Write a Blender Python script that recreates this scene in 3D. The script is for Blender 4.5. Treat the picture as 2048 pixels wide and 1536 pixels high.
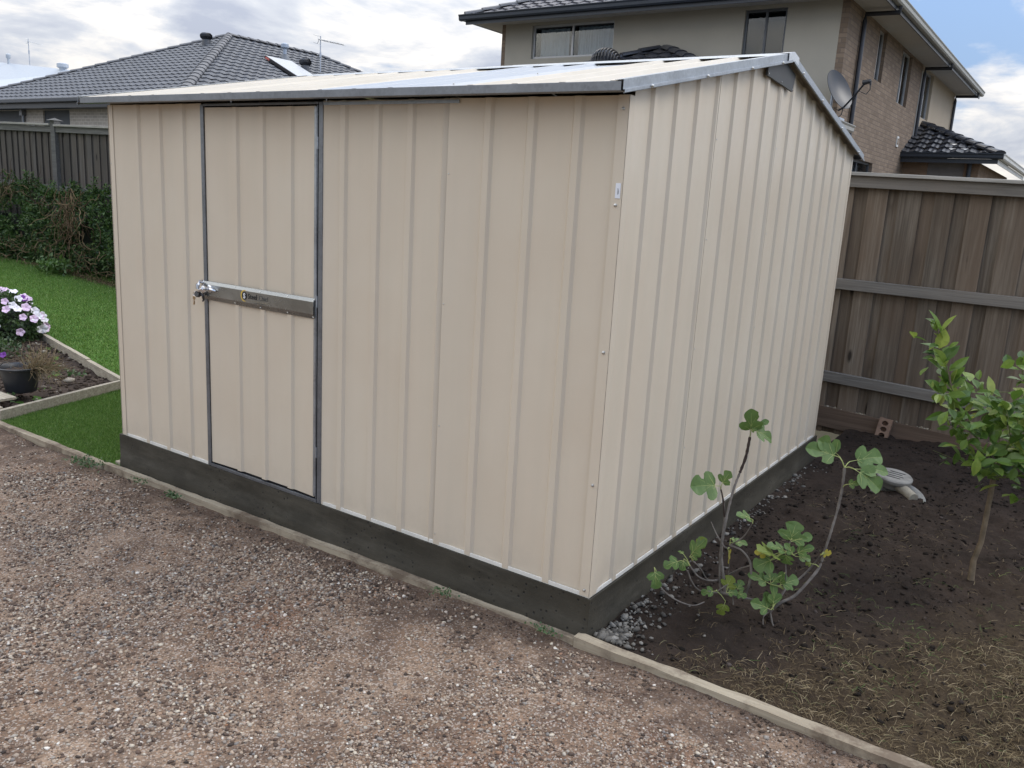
import bpy, bmesh, math, random
import numpy as np
from mathutils import Vector, Matrix, Quaternion
R = math.radians
for o in list(bpy.data.objects): bpy.data.objects.remove(o)
sc = bpy.context.scene
col = sc.collection
random.seed(7)
rng = np.random.default_rng(11)

# ---------------------------------------------------------------- camera
cd = bpy.data.cameras.new("camera"); cam = bpy.data.objects.new("camera", cd); col.objects.link(cam)
cd.sensor_width = 36.0; cd.lens = 29.58; cd.clip_start = 0.02; cd.clip_end = 3000
cr = Vector((0.822, 0.567, 0.056)).normalized(); cdir = Vector((-0.544, 0.810, -0.218)).normalized()
cu = cr.cross(cdir).normalized(); cr = cdir.cross(cu).normalized()
M = Matrix((cr, cu, -cdir)).transposed().to_4x4(); M.translation = Vector((1.344, -2.596, 1.452))
cam.matrix_world = M
sc.camera = cam

# ---------------------------------------------------------------- world, sun, exposure
SUN_EL, SUN_AZ = 46.0, 52.0          # azimuth clockwise from +Y
w = bpy.data.worlds.new("World"); sc.world = w; w.use_nodes = True
nt = w.node_tree; N = nt.nodes; Lk = nt.links; N.clear()
out = N.new('ShaderNodeOutputWorld'); bg = N.new('ShaderNodeBackground'); Lk.new(bg.outputs[0], out.inputs[0])
sky = N.new('ShaderNodeTexSky'); sky.sky_type = 'NISHITA'; sky.sun_disc = False
sky.sun_elevation = R(SUN_EL); sky.sun_rotation = R(SUN_AZ); sky.dust_density = 2.0
tc = N.new('ShaderNodeTexCoord')
sep = N.new('ShaderNodeSeparateXYZ'); Lk.new(tc.outputs['Generated'], sep.inputs[0])
def wm(op, a, b=None, clamp=False):
    n = N.new('ShaderNodeMath'); n.operation = op; n.use_clamp = clamp
    for i, v in enumerate((a, b)):
        if v is None: continue
        if isinstance(v, (int, float)): n.inputs[i].default_value = v
        else: Lk.new(v, n.inputs[i])
    return n.outputs[0]
zz = wm('ADD', wm('MAXIMUM', sep.outputs[2], 0.0), 0.22)
cx = wm('DIVIDE', sep.outputs[0], zz); cy = wm('DIVIDE', sep.outputs[1], zz)
comb = N.new('ShaderNodeCombineXYZ'); Lk.new(cx, comb.inputs[0]); Lk.new(cy, comb.inputs[1])
comb.inputs[2].default_value = 3.7
def wnoise(scale, detail, rough, dist=0.0, off=(0, 0, 0)):
    mp = N.new('ShaderNodeMapping'); mp.inputs['Location'].default_value = off; Lk.new(comb.outputs[0], mp.inputs[0])
    n = N.new('ShaderNodeTexNoise'); n.inputs['Scale'].default_value = scale; n.inputs['Detail'].default_value = detail
    n.inputs['Roughness'].default_value = rough; n.inputs['Distortion'].default_value = dist
    Lk.new(mp.outputs[0], n.inputs['Vector']); return n.outputs[0]
def wramp(v, stops, interp='EASE'):
    r = N.new('ShaderNodeValToRGB'); r.color_ramp.interpolation = interp
    e = r.color_ramp.elements
    while len(e) < len(stops): e.new(0.5)
    for el, (p_, c_) in zip(e, stops): el.position = p_; el.color = (*c_, 1)
    Lk.new(v, r.inputs[0]); return r.outputs[0]
nmask = wnoise(1.25, 9, 0.56, 0.15, CLOUD_OFF if 'CLOUD_OFF' in globals() else (0.35, 0.1, 0))
# clouds thin out towards +X/+Y (east) where open blue shows
east = wm('MULTIPLY', wm('ADD', sep.outputs[0], 0.27), 1.2)
east = wm('MINIMUM', wm('MAXIMUM', east, 0.0), 0.15)
mk = wm('SUBTRACT', nmask, east)
mask = wramp(mk, [(0.28, (0, 0, 0)), (0.38, (1, 1, 1))])
shade = wnoise(1.9, 8, 0.58, 0.35, (4.1, 1.3, 0))
cc = wramp(shade, [(0.36, (4.5, 4.9, 5.9)), (0.47, (6.3, 6.6, 7.2)), (0.55, (8.8, 8.6, 8.4)), (0.68, (11.6, 11.0, 9.9))], 'LINEAR')
blue = N.new('ShaderNodeMix'); blue.data_type = 'RGBA'; blue.inputs[0].default_value = 0.55
Lk.new(sky.outputs[0], blue.inputs[6]); blue.inputs[7].default_value = (2.6, 4.3, 7.6, 1)
mx = N.new('ShaderNodeMix'); mx.data_type = 'RGBA'
Lk.new(mask, mx.inputs[0]); Lk.new(blue.outputs[2], mx.inputs[6]); Lk.new(cc, mx.inputs[7])
# an overcast sky is brighter overhead than low down
zb = wm('ADD', wm('MULTIPLY', wm('MAXIMUM', sep.outputs[2], 0.0), 1.7), 0.72)
vs = N.new('ShaderNodeVectorMath'); vs.operation = 'SCALE'; Lk.new(mx.outputs[2], vs.inputs[0]); Lk.new(zb, vs.inputs[3])
Lk.new(vs.outputs[0], bg.inputs[0]); bg.inputs[1].default_value = 0.1

sd = bpy.data.lights.new("sun", 'SUN'); sd.energy = 0.92; sd.angle = R(26); sd.color = (1.0, 0.955, 0.89)
sun = bpy.data.objects.new("sun", sd); col.objects.link(sun)
sv = Vector((math.sin(R(SUN_AZ)) * math.cos(R(SUN_EL)), math.cos(R(SUN_AZ)) * math.cos(R(SUN_EL)), math.sin(R(SUN_EL))))
sun.rotation_euler = sv.to_track_quat('Z', 'Y').to_euler(); sun.location = (4, -8, 12)
sc.view_settings.view_transform = 'Standard'; sc.view_settings.look = 'None'
sc.view_settings.exposure = 0.33; sc.view_settings.gamma = 1.0
sc.render.engine = 'CYCLES'
sc.cycles.max_bounces = 6; sc.cycles.transparent_max_bounces = 12

# ---------------------------------------------------------------- helpers
def vnoise(x, y, seed=0):
    """smooth value noise, numpy"""
    xi = np.floor(x).astype(np.int64); yi = np.floor(y).astype(np.int64); fx = x - xi; fy = y - yi
    def h(a, b):
        n = (a * 374761393 + b * 668265263 + seed * 982451653) & 0x7fffffff
        n = (n ^ (n >> 13)) * 1274126177 & 0x7fffffff
        return ((n ^ (n >> 16)) & 0xffff) / 65535.0
    sx = fx * fx * (3 - 2 * fx); sy = fy * fy * (3 - 2 * fy)
    return (h(xi, yi) * (1 - sx) + h(xi + 1, yi) * sx) * (1 - sy) + (h(xi, yi + 1) * (1 - sx) + h(xi + 1, yi + 1) * sx) * sy
def fbm(x, y, seed=0, oct=4):
    a = 0; s = 1; t = 0
    for i in range(oct):
        a = a + s * vnoise(x, y, seed + i * 17); t += s; x = x * 2.03; y = y * 2.03; s *= .5
    return a / t

def props(o, label=None, cat=None, group=None, kind=None):
    if label: o['label'] = label
    if cat: o['category'] = cat
    if group: o['group'] = group
    if kind: o['kind'] = kind
    return o
def empty(name, loc, label, cat, group=None):
    o = bpy.data.objects.new(name, None); o.location = loc; o.empty_display_size = .1; col.objects.link(o)
    return props(o, label, cat, group)
def fix_parent(o, parent):
    if parent is not None:
        o.parent = parent
        t = parent.location if parent.parent is None else Vector((0, 0, 0))
        o.matrix_parent_inverse = Matrix.Translation(-t)
def link(name, me, mat, parent=None, smooth=False):
    o = bpy.data.objects.new(name, me); col.objects.link(o)
    for m in (mat if isinstance(mat, (list, tuple)) else [mat]):
        if m: me.materials.append(m)
    if smooth:
        me.polygons.foreach_set('use_smooth', [True] * len(me.polygons))
    fix_parent(o, parent)
    return o
def np_mesh(name, V, F, mat, parent=None, smooth=False, matidx=None):
    me = bpy.data.meshes.new(name); V = np.asarray(V, np.float32); F = np.asarray(F, np.int32)
    k = F.shape[1]
    me.vertices.add(len(V)); me.vertices.foreach_set('co', V.ravel())
    me.loops.add(F.size); me.loops.foreach_set('vertex_index', F.ravel())
    me.polygons.add(len(F)); me.polygons.foreach_set('loop_start', np.arange(0, F.size, k, dtype=np.int32))
    me.polygons.foreach_set('loop_total', np.full(len(F), k, np.int32))
    if matidx is not None: me.polygons.foreach_set('material_index', np.asarray(matidx, np.int32))
    me.update(calc_edges=True)
    return link(name, me, mat, parent, smooth)

class MB:
    """collects shapes into one mesh"""
    def __init__(s): s.v = []; s.f = []; s.m = []
    def poly(s, pts, m=0):
        b = len(s.v); s.v += [tuple(p) for p in pts]; s.f.append(tuple(range(b, b + len(pts)))); s.m.append(m); return s
    def faces(s, vs, fs, m=0):
        b = len(s.v); s.v += [tuple(p) for p in vs]
        for f in fs: s.f.append(tuple(b + i for i in f)); s.m.append(m)
        return s
    def box(s, a, b, m=0):
        x0, y0, z0 = a; x1, y1, z1 = b
        vs = [(x0, y0, z0), (x1, y0, z0), (x1, y1, z0), (x0, y1, z0), (x0, y0, z1), (x1, y0, z1), (x1, y1, z1), (x0, y1, z1)]
        return s.faces(vs, [(0, 3, 2, 1), (4, 5, 6, 7), (0, 1, 5, 4), (1, 2, 6, 5), (2, 3, 7, 6), (3, 0, 4, 7)], m)
    def beam(s, p, q, wd, ht, up=(0, 0, 1), m=0):
        p = Vector(p); q = Vector(q); d = (q - p).normalized(); up = Vector(up)
        sd_ = d.cross(up).normalized() * wd / 2; u2 = sd_.cross(d).normalized() * ht / 2
        vs = [p - sd_ - u2, p + sd_ - u2, p + sd_ + u2, p - sd_ + u2, q - sd_ - u2, q + sd_ - u2, q + sd_ + u2, q - sd_ + u2]
        return s.faces(vs, [(0, 1, 2, 3), (7, 6, 5, 4), (0, 4, 5, 1), (1, 5, 6, 2), (2, 6, 7, 3), (3, 7, 4, 0)], m)
    def tube(s, pts, rad, n=8, m=0, cap=True):
        pts = [Vector(p) for p in pts]
        if isinstance(rad, (int, float)): rad = [rad] * len(pts)
        b = len(s.v); ref = Vector((0.13, 0.31, 0.94))
        for i, p in enumerate(pts):
            d = (pts[min(i + 1, len(pts) - 1)] - pts[max(i - 1, 0)]).normalized()
            a = d.cross(ref)
            if a.length < .05: a = d.cross(Vector((1, 0, 0)))
            a.normalize(); c = d.cross(a)
            for k in range(n):
                t = 2 * math.pi * k / n; s.v.append(tuple(p + (a * math.cos(t) + c * math.sin(t)) * rad[i]))
        for i in range(len(pts) - 1):
            for k in range(n):
                s.f.append((b + i * n + k, b + i * n + (k + 1) % n, b + (i + 1) * n + (k + 1) % n, b + (i + 1) * n + k)); s.m.append(m)
        if cap:
            s.f.append(tuple(b + k for k in reversed(range(n)))); s.m.append(m)
            e = b + (len(pts) - 1) * n; s.f.append(tuple(e + k for k in range(n))); s.m.append(m)
        return s
    def lathe(s, prof, c=(0, 0, 0), n=24, m=0, axis=(0, 0, 1), cap=True):
        q = Vector((0, 0, 1)).rotation_difference(Vector(axis).normalized()); b = len(s.v); c = Vector(c)
        for (r, z) in prof:
            for k in range(n):
                t = 2 * math.pi * k / n; s.v.append(tuple(c + q @ Vector((r * math.cos(t), r * math.sin(t), z))))
        for i in range(len(prof) - 1):
            for k in range(n):
                s.f.append((b + i * n + k, b + i * n + (k + 1) % n, b + (i + 1) * n + (k + 1) % n, b + (i + 1) * n + k)); s.m.append(m)
        if cap:
            s.f.append(tuple(b + k for k in reversed(range(n)))); s.m.append(m)
            e = b + (len(prof) - 1) * n; s.f.append(tuple(e + k for k in range(n))); s.m.append(m)
        return s
    def build(s, name, mat, parent=None, smooth=False, bevel=0):
        me = bpy.data.meshes.new(name); me.from_pydata(s.v, [], s.f); me.polygons.foreach_set('material_index', s.m); me.update()
        o = link(name, me, mat, parent, False)
        if smooth:
            me.polygons.foreach_set('use_smooth', [True] * len(me.polygons))
            me.set_sharp_from_angle(angle=R(40))
        if bevel:
            bm = o.modifiers.new('bevel', 'BEVEL'); bm.width = bevel; bm.segments = 2; bm.limit_method = 'ANGLE'; bm.angle_limit = R(50)
        return o

# ---------------------------------------------------------------- materials
class Mat:
    def __init__(s, name, color=(.5, .5, .5), rough=.6, metal=0.0, spec=.5):
        s.m = bpy.data.materials.new(name); s.m.use_nodes = True; s.t = s.m.node_tree; s.n = s.t.nodes; s.l = s.t.links
        s.b = s.n['Principled BSDF']; s.b.inputs['Base Color'].default_value = (*color, 1); s.b.inputs['Roughness'].default_value = rough
        s.b.inputs['Metallic'].default_value = metal; s.b.inputs['Specular IOR Level'].default_value = spec
    def tc(s, kind='Object', scale=(1, 1, 1), rot=(0, 0, 0), loc=(0, 0, 0)):
        t = s.n.new('ShaderNodeTexCoord'); mp = s.n.new('ShaderNodeMapping'); mp.inputs['Scale'].default_value = scale
        mp.inputs['Rotation'].default_value = rot; mp.inputs['Location'].default_value = loc
        s.l.new(t.outputs[kind], mp.inputs[0]); return mp.outputs[0]
    def noise(s, vec, scale, detail=5, rough=.6, dist=0.0):
        n = s.n.new('ShaderNodeTexNoise'); n.inputs['Scale'].default_value = scale; n.inputs['Detail'].default_value = detail
        n.inputs['Roughness'].default_value = rough; n.inputs['Distortion'].default_value = dist; s.l.new(vec, n.inputs['Vector']); return n.outputs[0]
    def voro(s, vec, scale, feature='F1', out='Distance', rnd=1.0):
        n = s.n.new('ShaderNodeTexVoronoi'); n.feature = feature; n.inputs['Scale'].default_value = scale; n.inputs['Randomness'].default_value = rnd
        s.l.new(vec, n.inputs['Vector']); return n.outputs[out]
    def ramp(s, v, stops, interp='LINEAR'):
        r = s.n.new('ShaderNodeValToRGB'); r.color_ramp.interpolation = interp; e = r.color_ramp.elements
        while len(e) < len(stops): e.new(.5)
        for el, (p_, c_) in zip(e, stops):
            el.position = p_; el.color = (*(c_ if isinstance(c_, (tuple, list)) else (c_, c_, c_)), 1)
        s.l.new(v, r.inputs[0]); return r.outputs[0]
    def mix(s, fac, a, b, mode='MIX'):
        n = s.n.new('ShaderNodeMix'); n.data_type = 'RGBA'; n.blend_type = mode
        for i, v in ((0, fac), (6, a), (7, b)):
            if isinstance(v, (int, float)): n.inputs[i].default_value = v
            elif isinstance(v, (tuple, list)): n.inputs[i].default_value = (*v, 1)
            else: s.l.new(v, n.inputs[i])
        return n.outputs[2]
    def math(s, op, a, b=0.0):
        n = s.n.new('ShaderNodeMath'); n.operation = op
        for i, v in enumerate((a, b)):
            if isinstance(v, (int, float)): n.inputs[i].default_value = v
            else: s.l.new(v, n.inputs[i])
        return n.outputs[0]
    def island(s): return s.n.new('ShaderNodeNewGeometry').outputs['Random Per Island']
    def col(s, v): s.l.new(v, s.b.inputs['Base Color']); return s
    def rough(s, v): s.l.new(v, s.b.inputs['Roughness']); return s
    def bump(s, h, strength=.4, dist=.01):
        n = s.n.new('ShaderNodeBump'); n.inputs['Strength'].default_value = strength; n.inputs['Distance'].default_value = dist
        s.l.new(h, n.inputs['Height']); s.l.new(n.outputs[0], s.b.inputs['Normal']); return s

def m_cream():
    m = Mat('cream_steel', (.60, .53, .42), .38, 0, .6)
    v = m.tc(); n = m.noise(v, 2.2, 4, .55); n2 = m.noise(m.tc(scale=(14, 14, .7)), 1.0, 3, .5)
    c = m.mix(m.ramp(n, [(.3, 0), (.7, 1)]), (.62, .530, .410), (.655, .575, .455))
    c = m.mix(m.ramp(n2, [(.45, 0), (.8, .35)]), c, (.57, .51, .40))
    # splashes of dust near the foot of the sheets
    sp = m.n.new('ShaderNodeSeparateXYZ'); t = m.n.new('ShaderNodeTexCoord'); m.l.new(t.outputs['Object'], sp.inputs[0])
    lo = m.math('SUBTRACT', 1.0, m.math('MULTIPLY', sp.outputs[2], 3.2)); lo = m.math('MULTIPLY', lo, m.noise(v, 9, 6, .7))
    c = m.mix(m.ramp(lo, [(.3, 0), (.75, .45)]), c, (.45, .39, .31))
    m.col(c); m.rough(m.ramp(m.noise(v, 30, 3, .5), [(.3, .33), (.7, .46)]))
    m.bump(m.noise(m.tc(scale=(3.2, 3.2, .9)), 1.0, 3, .45), .55, .014)
    return m.m
def m_galv(name='galvanised_steel', base=(.40, .43, .46), dark=(.24, .26, .285), rough=.36, metal=.85):
    m = Mat(name, base, rough, metal, .5); v = m.tc()
    vo = m.voro(v, 95, 'F1', 'Color'); g = m.n.new('ShaderNodeRGBToBW'); m.l.new(vo, g.inputs[0])
    n = m.noise(v, 7, 5, .65)
    c = m.mix(m.ramp(g.outputs[0], [(.2, .35), (.8, .8)]), dark, base)
    c = m.mix(m.ramp(n, [(.35, 0), (.7, .5)]), c, tuple(min(1, x * 1.35) for x in base))
    m.col(c); m.rough(m.ramp(n, [(.3, rough - .03), (.7, rough + .10)])); m.bump(m.noise(v, 120, 2, .5), .12, .001)
    return m.m
def m_plain(name, c, rough=.6, metal=0, spec=.5, vary=.12, scale=6, bump=0, bscale=60, bd=.004):
    m = Mat(name, c, rough, metal, spec); v = m.tc(); n = m.noise(v, scale, 5, .6)
    m.col(m.mix(m.ramp(n, [(.3, 0), (.7, 1)]), tuple(x * (1 - vary) for x in c), tuple(min(1, x * (1 + vary)) for x in c)))
    if bump: m.bump(m.noise(v, bscale, 4, .6), bump, bd)
    return m.m
def m_slab():
    m = Mat('green_concrete', (.07, .065, .055), .72, 0, .35); v = m.tc()
    n = m.noise(v, 3.5, 6, .65); n2 = m.noise(m.tc(scale=(1.5, 1.5, 16)), 2.5, 5, .6)
    c = m.mix(m.ramp(n, [(.32, 0), (.7, 1)]), (.030, .0265, .0185), (.056, .049, .035))
    c = m.mix(m.ramp(n2, [(.5, 0), (.75, .5)]), c, (.064, .058, .044))
    pit = m.ramp(m.voro(v, 34, 'F1', 'Distance'), [(.10, 0), (.22, 1)])
    dry = m.ramp(m.noise(m.tc(scale=(1, 1, 4), loc=(2, 5, 1)), 1.8, 6, .7), [(.50, 0), (.68, .55)]); c = m.mix(dry, c, (.105, .094, .072))
    pm = m.ramp(m.noise(v, 2.2, 3, .5), [(.44, 1), (.54, 0)])
    pit2 = m.mix(pm, pit, (1, 1, 1)); c = m.mix(m.ramp(pit2, [(0, .9), (1, 0)]), c, (.010, .009, .008))
    m.col(c); h = m.mix(.5, pit2, m.noise(v, 45, 6, .7)); m.bump(h, .6, .006); return m.m
def m_wood(name, light, dark, warm=None, grain=(34, 34, 1.1), knots=True, swap=False):
    """grain follows local Z unless swap (then X)"""
    m = Mat(name, light, .82, 0, .25); isl = m.island()
    t = m.n.new('ShaderNodeTexCoord'); cmb = m.n.new('ShaderNodeCombineXYZ'); m.l.new(isl, cmb.inputs[0]); m.l.new(isl, cmb.inputs[1]); m.l.new(isl, cmb.inputs[2])
    sc_ = m.n.new('ShaderNodeVectorMath'); sc_.operation = 'SCALE'; sc_.inputs[3].default_value = 37.0; m.l.new(cmb.outputs[0], sc_.inputs[0])
    ad = m.n.new('ShaderNodeVectorMath'); ad.operation = 'ADD'; m.l.new(t.outputs['Object'], ad.inputs[0]); m.l.new(sc_.outputs[0], ad.inputs[1])
    def mp(s_):
        q = m.n.new('ShaderNodeMapping'); q.inputs['Scale'].default_value = s_; m.l.new(ad.outputs[0], q.inputs[0]); return q.outputs[0]
    g = grain if not swap else (grain[2], grain[1], grain[0])
    n1 = m.noise(mp(g), 1.0, 6, .62, .6); n2 = m.noise(mp(tuple(x * 3.1 for x in g)), 1.0, 4, .6, .3)
    blot = m.noise(mp((3, 3, 1.2) if not swap else (1.2, 3, 3)), 1.0, 4, .6)
    c = m.mix(m.ramp(n1, [(.32, 0), (.68, 1)]), dark, light)
    c = m.mix(m.ramp(n2, [(.40, .5), (.6, 0)]), c, tuple(x * .45 for x in dark))
    if warm: c = m.mix(m.ramp(blot, [(.38, 0), (.68, .75)]), c, warm)
    i2 = m.math('FRACT', m.math('MULTIPLY', isl, 7.31))
    if warm: c = m.mix(m.ramp(i2, [(.35, 0), (1, .55)]), c, m.mix(.35, warm, c))
    c = m.mix(m.ramp(isl, [(0, 0), (1, .85)]), c, m.mix(.55, c, tuple(x * .30 for x in dark)))
    if knots:
        vo = m.voro(mp((7, 7, 2.3) if not swap else (2.3, 7, 7)), 1.0, 'F1', 'Distance')
        c = m.mix(m.ramp(vo, [(.07, .95), (.15, 0)]), c, tuple(x * .2 for x in dark))
        vo2 = m.voro(mp((4.2, 4.2, 1.4) if not swap else (1.4, 4.2, 4.2)), 1.0, 'F1', 'Distance'); c = m.mix(m.ramp(vo2, [(.03, 0), (.09, .5), (.22, 0)]), c, tuple(x * .45 for x in dark))
    m.col(c); m.bump(m.mix(.5, n1, n2), .45, .004); return m.m
def m_brick(name, c1, c2, mortar, sx=.24, sz=.086, ms=.011, off=(0, 0, 0)):
    m = Mat(name, c1, .85, 0, .3)
    t = m.n.new('ShaderNodeTexCoord'); s_ = m.n.new('ShaderNodeSeparateXYZ'); m.l.new(t.outputs['Object'], s_.inputs[0])
    u = m.math('ADD', s_.outputs[0], s_.outputs[1]); cm = m.n.new('ShaderNodeCombineXYZ'); m.l.new(u, cm.inputs[0]); m.l.new(s_.outputs[2], cm.inputs[1])
    b = m.n.new('ShaderNodeTexBrick'); m.l.new(cm.outputs[0], b.inputs['Vector'])
    b.inputs['Color1'].default_value = (*c1, 1); b.inputs['Color2'].default_value = (*c2, 1); b.inputs['Mortar'].default_value = (*mortar, 1)
    b.inputs['Scale'].default_value = 1.0; b.inputs['Mortar Size'].default_value = ms; b.inputs['Mortar Smooth'].default_value = .3
    b.inputs['Brick Width'].default_value = sx; b.inputs['Row Height'].default_value = sz; b.inputs['Bias'].default_value = 0
    n = m.noise(m.tc(), 1.2, 5, .6)
    c = m.mix(m.ramp(n, [(.35, 0), (.7, .4)]), b.outputs[0], tuple(x * .75 for x in c1))
    m.col(c); m.bump(m.math('SUBTRACT', 1.0, b.outputs['Fac']), .5, .008); return m.m
def m_island(name, stops, rough=.8, spec=.3, noise=.3, interp='LINEAR', scale=60, trans=0):
    m = Mat(name, (.5, .5, .5), rough, 0, spec); c = m.ramp(m.island(), stops, interp)
    n = m.noise(m.tc(), scale, 3, .6); c = m.mix(m.ramp(n, [(.3, 0), (.75, noise)]), c, (0.02, 0.018, 0.015))
    m.col(c)
    if trans:
        ts = m.n.new('ShaderNodeBsdfTranslucent'); m.l.new(c, ts.inputs[0]); mixs = m.n.new('ShaderNodeMixShader'); mixs.inputs[0].default_value = trans
        o = m.n['Material Output']; m.l.new(m.b.outputs[0], mixs.inputs[1]); m.l.new(ts.outputs[0], mixs.inputs[2]); m.l.new(mixs.outputs[0], o.inputs[0])
    return m.m
def m_glass(name='window_glass', c=(.03, .04, .05), rough=.05):
    m = Mat(name, c, rough, 0, .9); m.b.inputs['Coat Weight'].default_value = .3; m.b.inputs['Coat Roughness'].default_value = .02
    v = m.tc(); m.col(m.mix(m.ramp(m.noise(v, .8, 2, .5), [(.3, 0), (.7, 1)]), c, tuple(x * 1.8 for x in c))); return m.m

# ---------------------------------------------------------------- shared materials
M_CREAM = m_cream(); M_GALV = m_galv(); M_GALVD = m_galv('galvanised_trim', (.22, .235, .255), (.14, .15, .165), .38, .75)
M_DARKIN = m_plain('painted_gap_shade', (.012, .012, .013), .9, vary=.05)  # near-black colour standing in for shade inside seams and door gaps
M_SLAB = m_slab()
M_SCREW = m_plain('zinc_screw', (.62, .62, .60), .3, .9)
def m_timber_edge():
    m = Mat('weathered_pine', (.42, .36, .26), .85, 0, .2); v = m.tc(scale=(1.2, 18, 18)); n = m.noise(v, 2.0, 6, .65, .4)
    c = m.mix(m.ramp(n, [(.3, 0), (.7, 1)]), (.26, .21, .15), (.44, .38, .28))
    d = m.noise(m.tc(), 5, 6, .7); c = m.mix(m.ramp(d, [(.46, 0), (.62, .8)]), c, (.12, .085, .06)); m.col(c); m.bump(n, .5, .004); return m.m
M_EDGE = m_timber_edge()
M_PINE = m_wood('pale_pine', (.60, .54, .42), (.44, .38, .29), None, (2, 26, 26), False)

def zg(x):
    """garden ground height along X"""
    x = np.asarray(x, float)
    z = np.where(x > 0, -.14, -.14 + np.clip(x, -3, 0) / 3 * .05)
    return z + np.clip(-5.0 - x, 0, 6.5) / 6.5 * .24

# ---------------------------------------------------------------- ground sheets
def grid(name, x0, x1, y0, y1, step, zf, mat, label=None, cat=None, kind='structure'):
    nx = max(2, int((x1 - x0) / step) + 1); ny = max(2, int((y1 - y0) / step) + 1)
    X, Y = np.meshgrid(np.linspace(x0, x1, nx), np.linspace(y0, y1, ny)); Z = zf(X, Y)
    V = np.stack([X.ravel(), Y.ravel(), Z.ravel()], 1)
    i = np.arange(nx * ny).reshape(ny, nx); F = np.stack([i[:-1, :-1].ravel(), i[:-1, 1:].ravel(), i[1:, 1:].ravel(), i[1:, :-1].ravel()], 1)
    o = np_mesh(name, V, F, mat, None, True); props(o, label, cat, None, kind); return o
m = Mat('bare_ground', (.10, .085, .065), .95, 0, .1); n = m.noise(m.tc(), .6, 6, .6)
m.col(m.mix(m.ramp(n, [(.3, 0), (.7, 1)]), (.07, .065, .04), (.13, .11, .08)))
g = MB(); S_ = 900
# one sheet, with the neighbours' higher yards sloping up behind the fence
g.faces([(-S_, -S_, -.42), (S_, -S_, -.42), (S_, 4.6, -.42), (-S_, 4.6, -.42), (-S_, 9, .1), (S_, 9, .1), (-S_, S_, .1), (S_, S_, .1)],
        [(0, 1, 2, 3), (3, 2, 5, 4), (4, 5, 7, 6)])
props(g.build('ground', m.m), 'bare ground running out under the houses', 'ground', None, 'structure')

def m_gravel():
    m = Mat('packed_gravel', (.3, .24, .2), .92, 0, .2); v = m.tc()
    big = m.noise(v, 1.6, 6, .6); mid = m.noise(v, 7, 6, .65); fine = m.voro(v, 170, 'F1', 'Color'); bw = m.n.new('ShaderNodeRGBToBW'); m.l.new(fine, bw.inputs[0])
    c = m.mix(m.ramp(big, [(.35, 0), (.65, 1)]), (.245, .155, .098), (.355, .250, .172))
    c = m.mix(m.ramp(mid, [(.42, 0), (.60, .75)]), c, (.135, .085, .058))
    red = m.noise(m.tc(loc=(3, 2, 0)), 1.1, 5, .6); c = m.mix(m.ramp(red, [(.56, 0), (.68, .55)]), c, (.22, .098, .05))
    c = m.mix(m.ramp(bw.outputs[0], [(.25, .6), (.5, 0)]), c, (.10, .08, .065))
    c = m.mix(m.ramp(bw.outputs[0], [(.66, 0), (.8, .65)]), c, (.48, .42, .36))
    # damp dark soil spilt along the timber edging
    s_ = m.n.new('ShaderNodeSeparateXYZ'); t = m.n.new('ShaderNodeTexCoord'); m.l.new(t.outputs['Object'], s_.inputs[0])
    e = m.math('ADD', m.math('MULTIPLY', s_.outputs[1], 1.6), m.math('MULTIPLY', mid, 1.5))
    c = m.mix(m.ramp(e, [(.10, 0), (.62, .72)]), c, (.085, .056, .040))
    m.col(c); m.bump(m.mix(.5, fine, m.noise(v, 60, 6, .7)), .9, .008); return m.m
def zgrav(X, Y): return zg(X) - .028 + (fbm(X * 2.3, Y * 2.3, 5) - .5) * .030 + (fbm(X * 17, Y * 17, 9, 3) - .5) * .012 + np.clip(-Y - 1, 0, 3) * 0
grid('gravel_driveway', -9, 2.6, -4.5, -.045, .02, zgrav, m_gravel(), 'pinkish brown gravel drive in front of the shed', 'driveway')

def m_soil(name='garden_soil', a=(.020, .0155, .0125), b=(.052, .038, .030)):
    m = Mat(name, a, .95, 0, .18); v = m.tc(); n = m.noise(v, 3, 7, .68); f = m.noise(v, 40, 6, .7)
    c = m.mix(m.ramp(n, [(.32, 0), (.68, 1)]), a, b); c = m.mix(m.ramp(f, [(.55, 0), (.72, .6)]), c, (.085, .065, .05))
    m.col(c); m.bump(m.mix(.4, f, m.noise(v, 110, 5, .7)), 1.0, .012); return m.m
M_SOIL = m_soil()
def zsoil(X, Y):
    z = -.152 + (fbm(X * 3.1, Y * 3.1, 3) - .5) * .075 + (fbm(X * 11, Y * 11, 8, 4) - .5) * .05 + (fbm(X * 40, Y * 40, 28, 2) - .5) * .014
    edge = np.clip(Y / .12, 0, 1) * np.clip((X + .0) / .10, .3, 1)
    return -.152 + (z + .152) * edge
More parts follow.
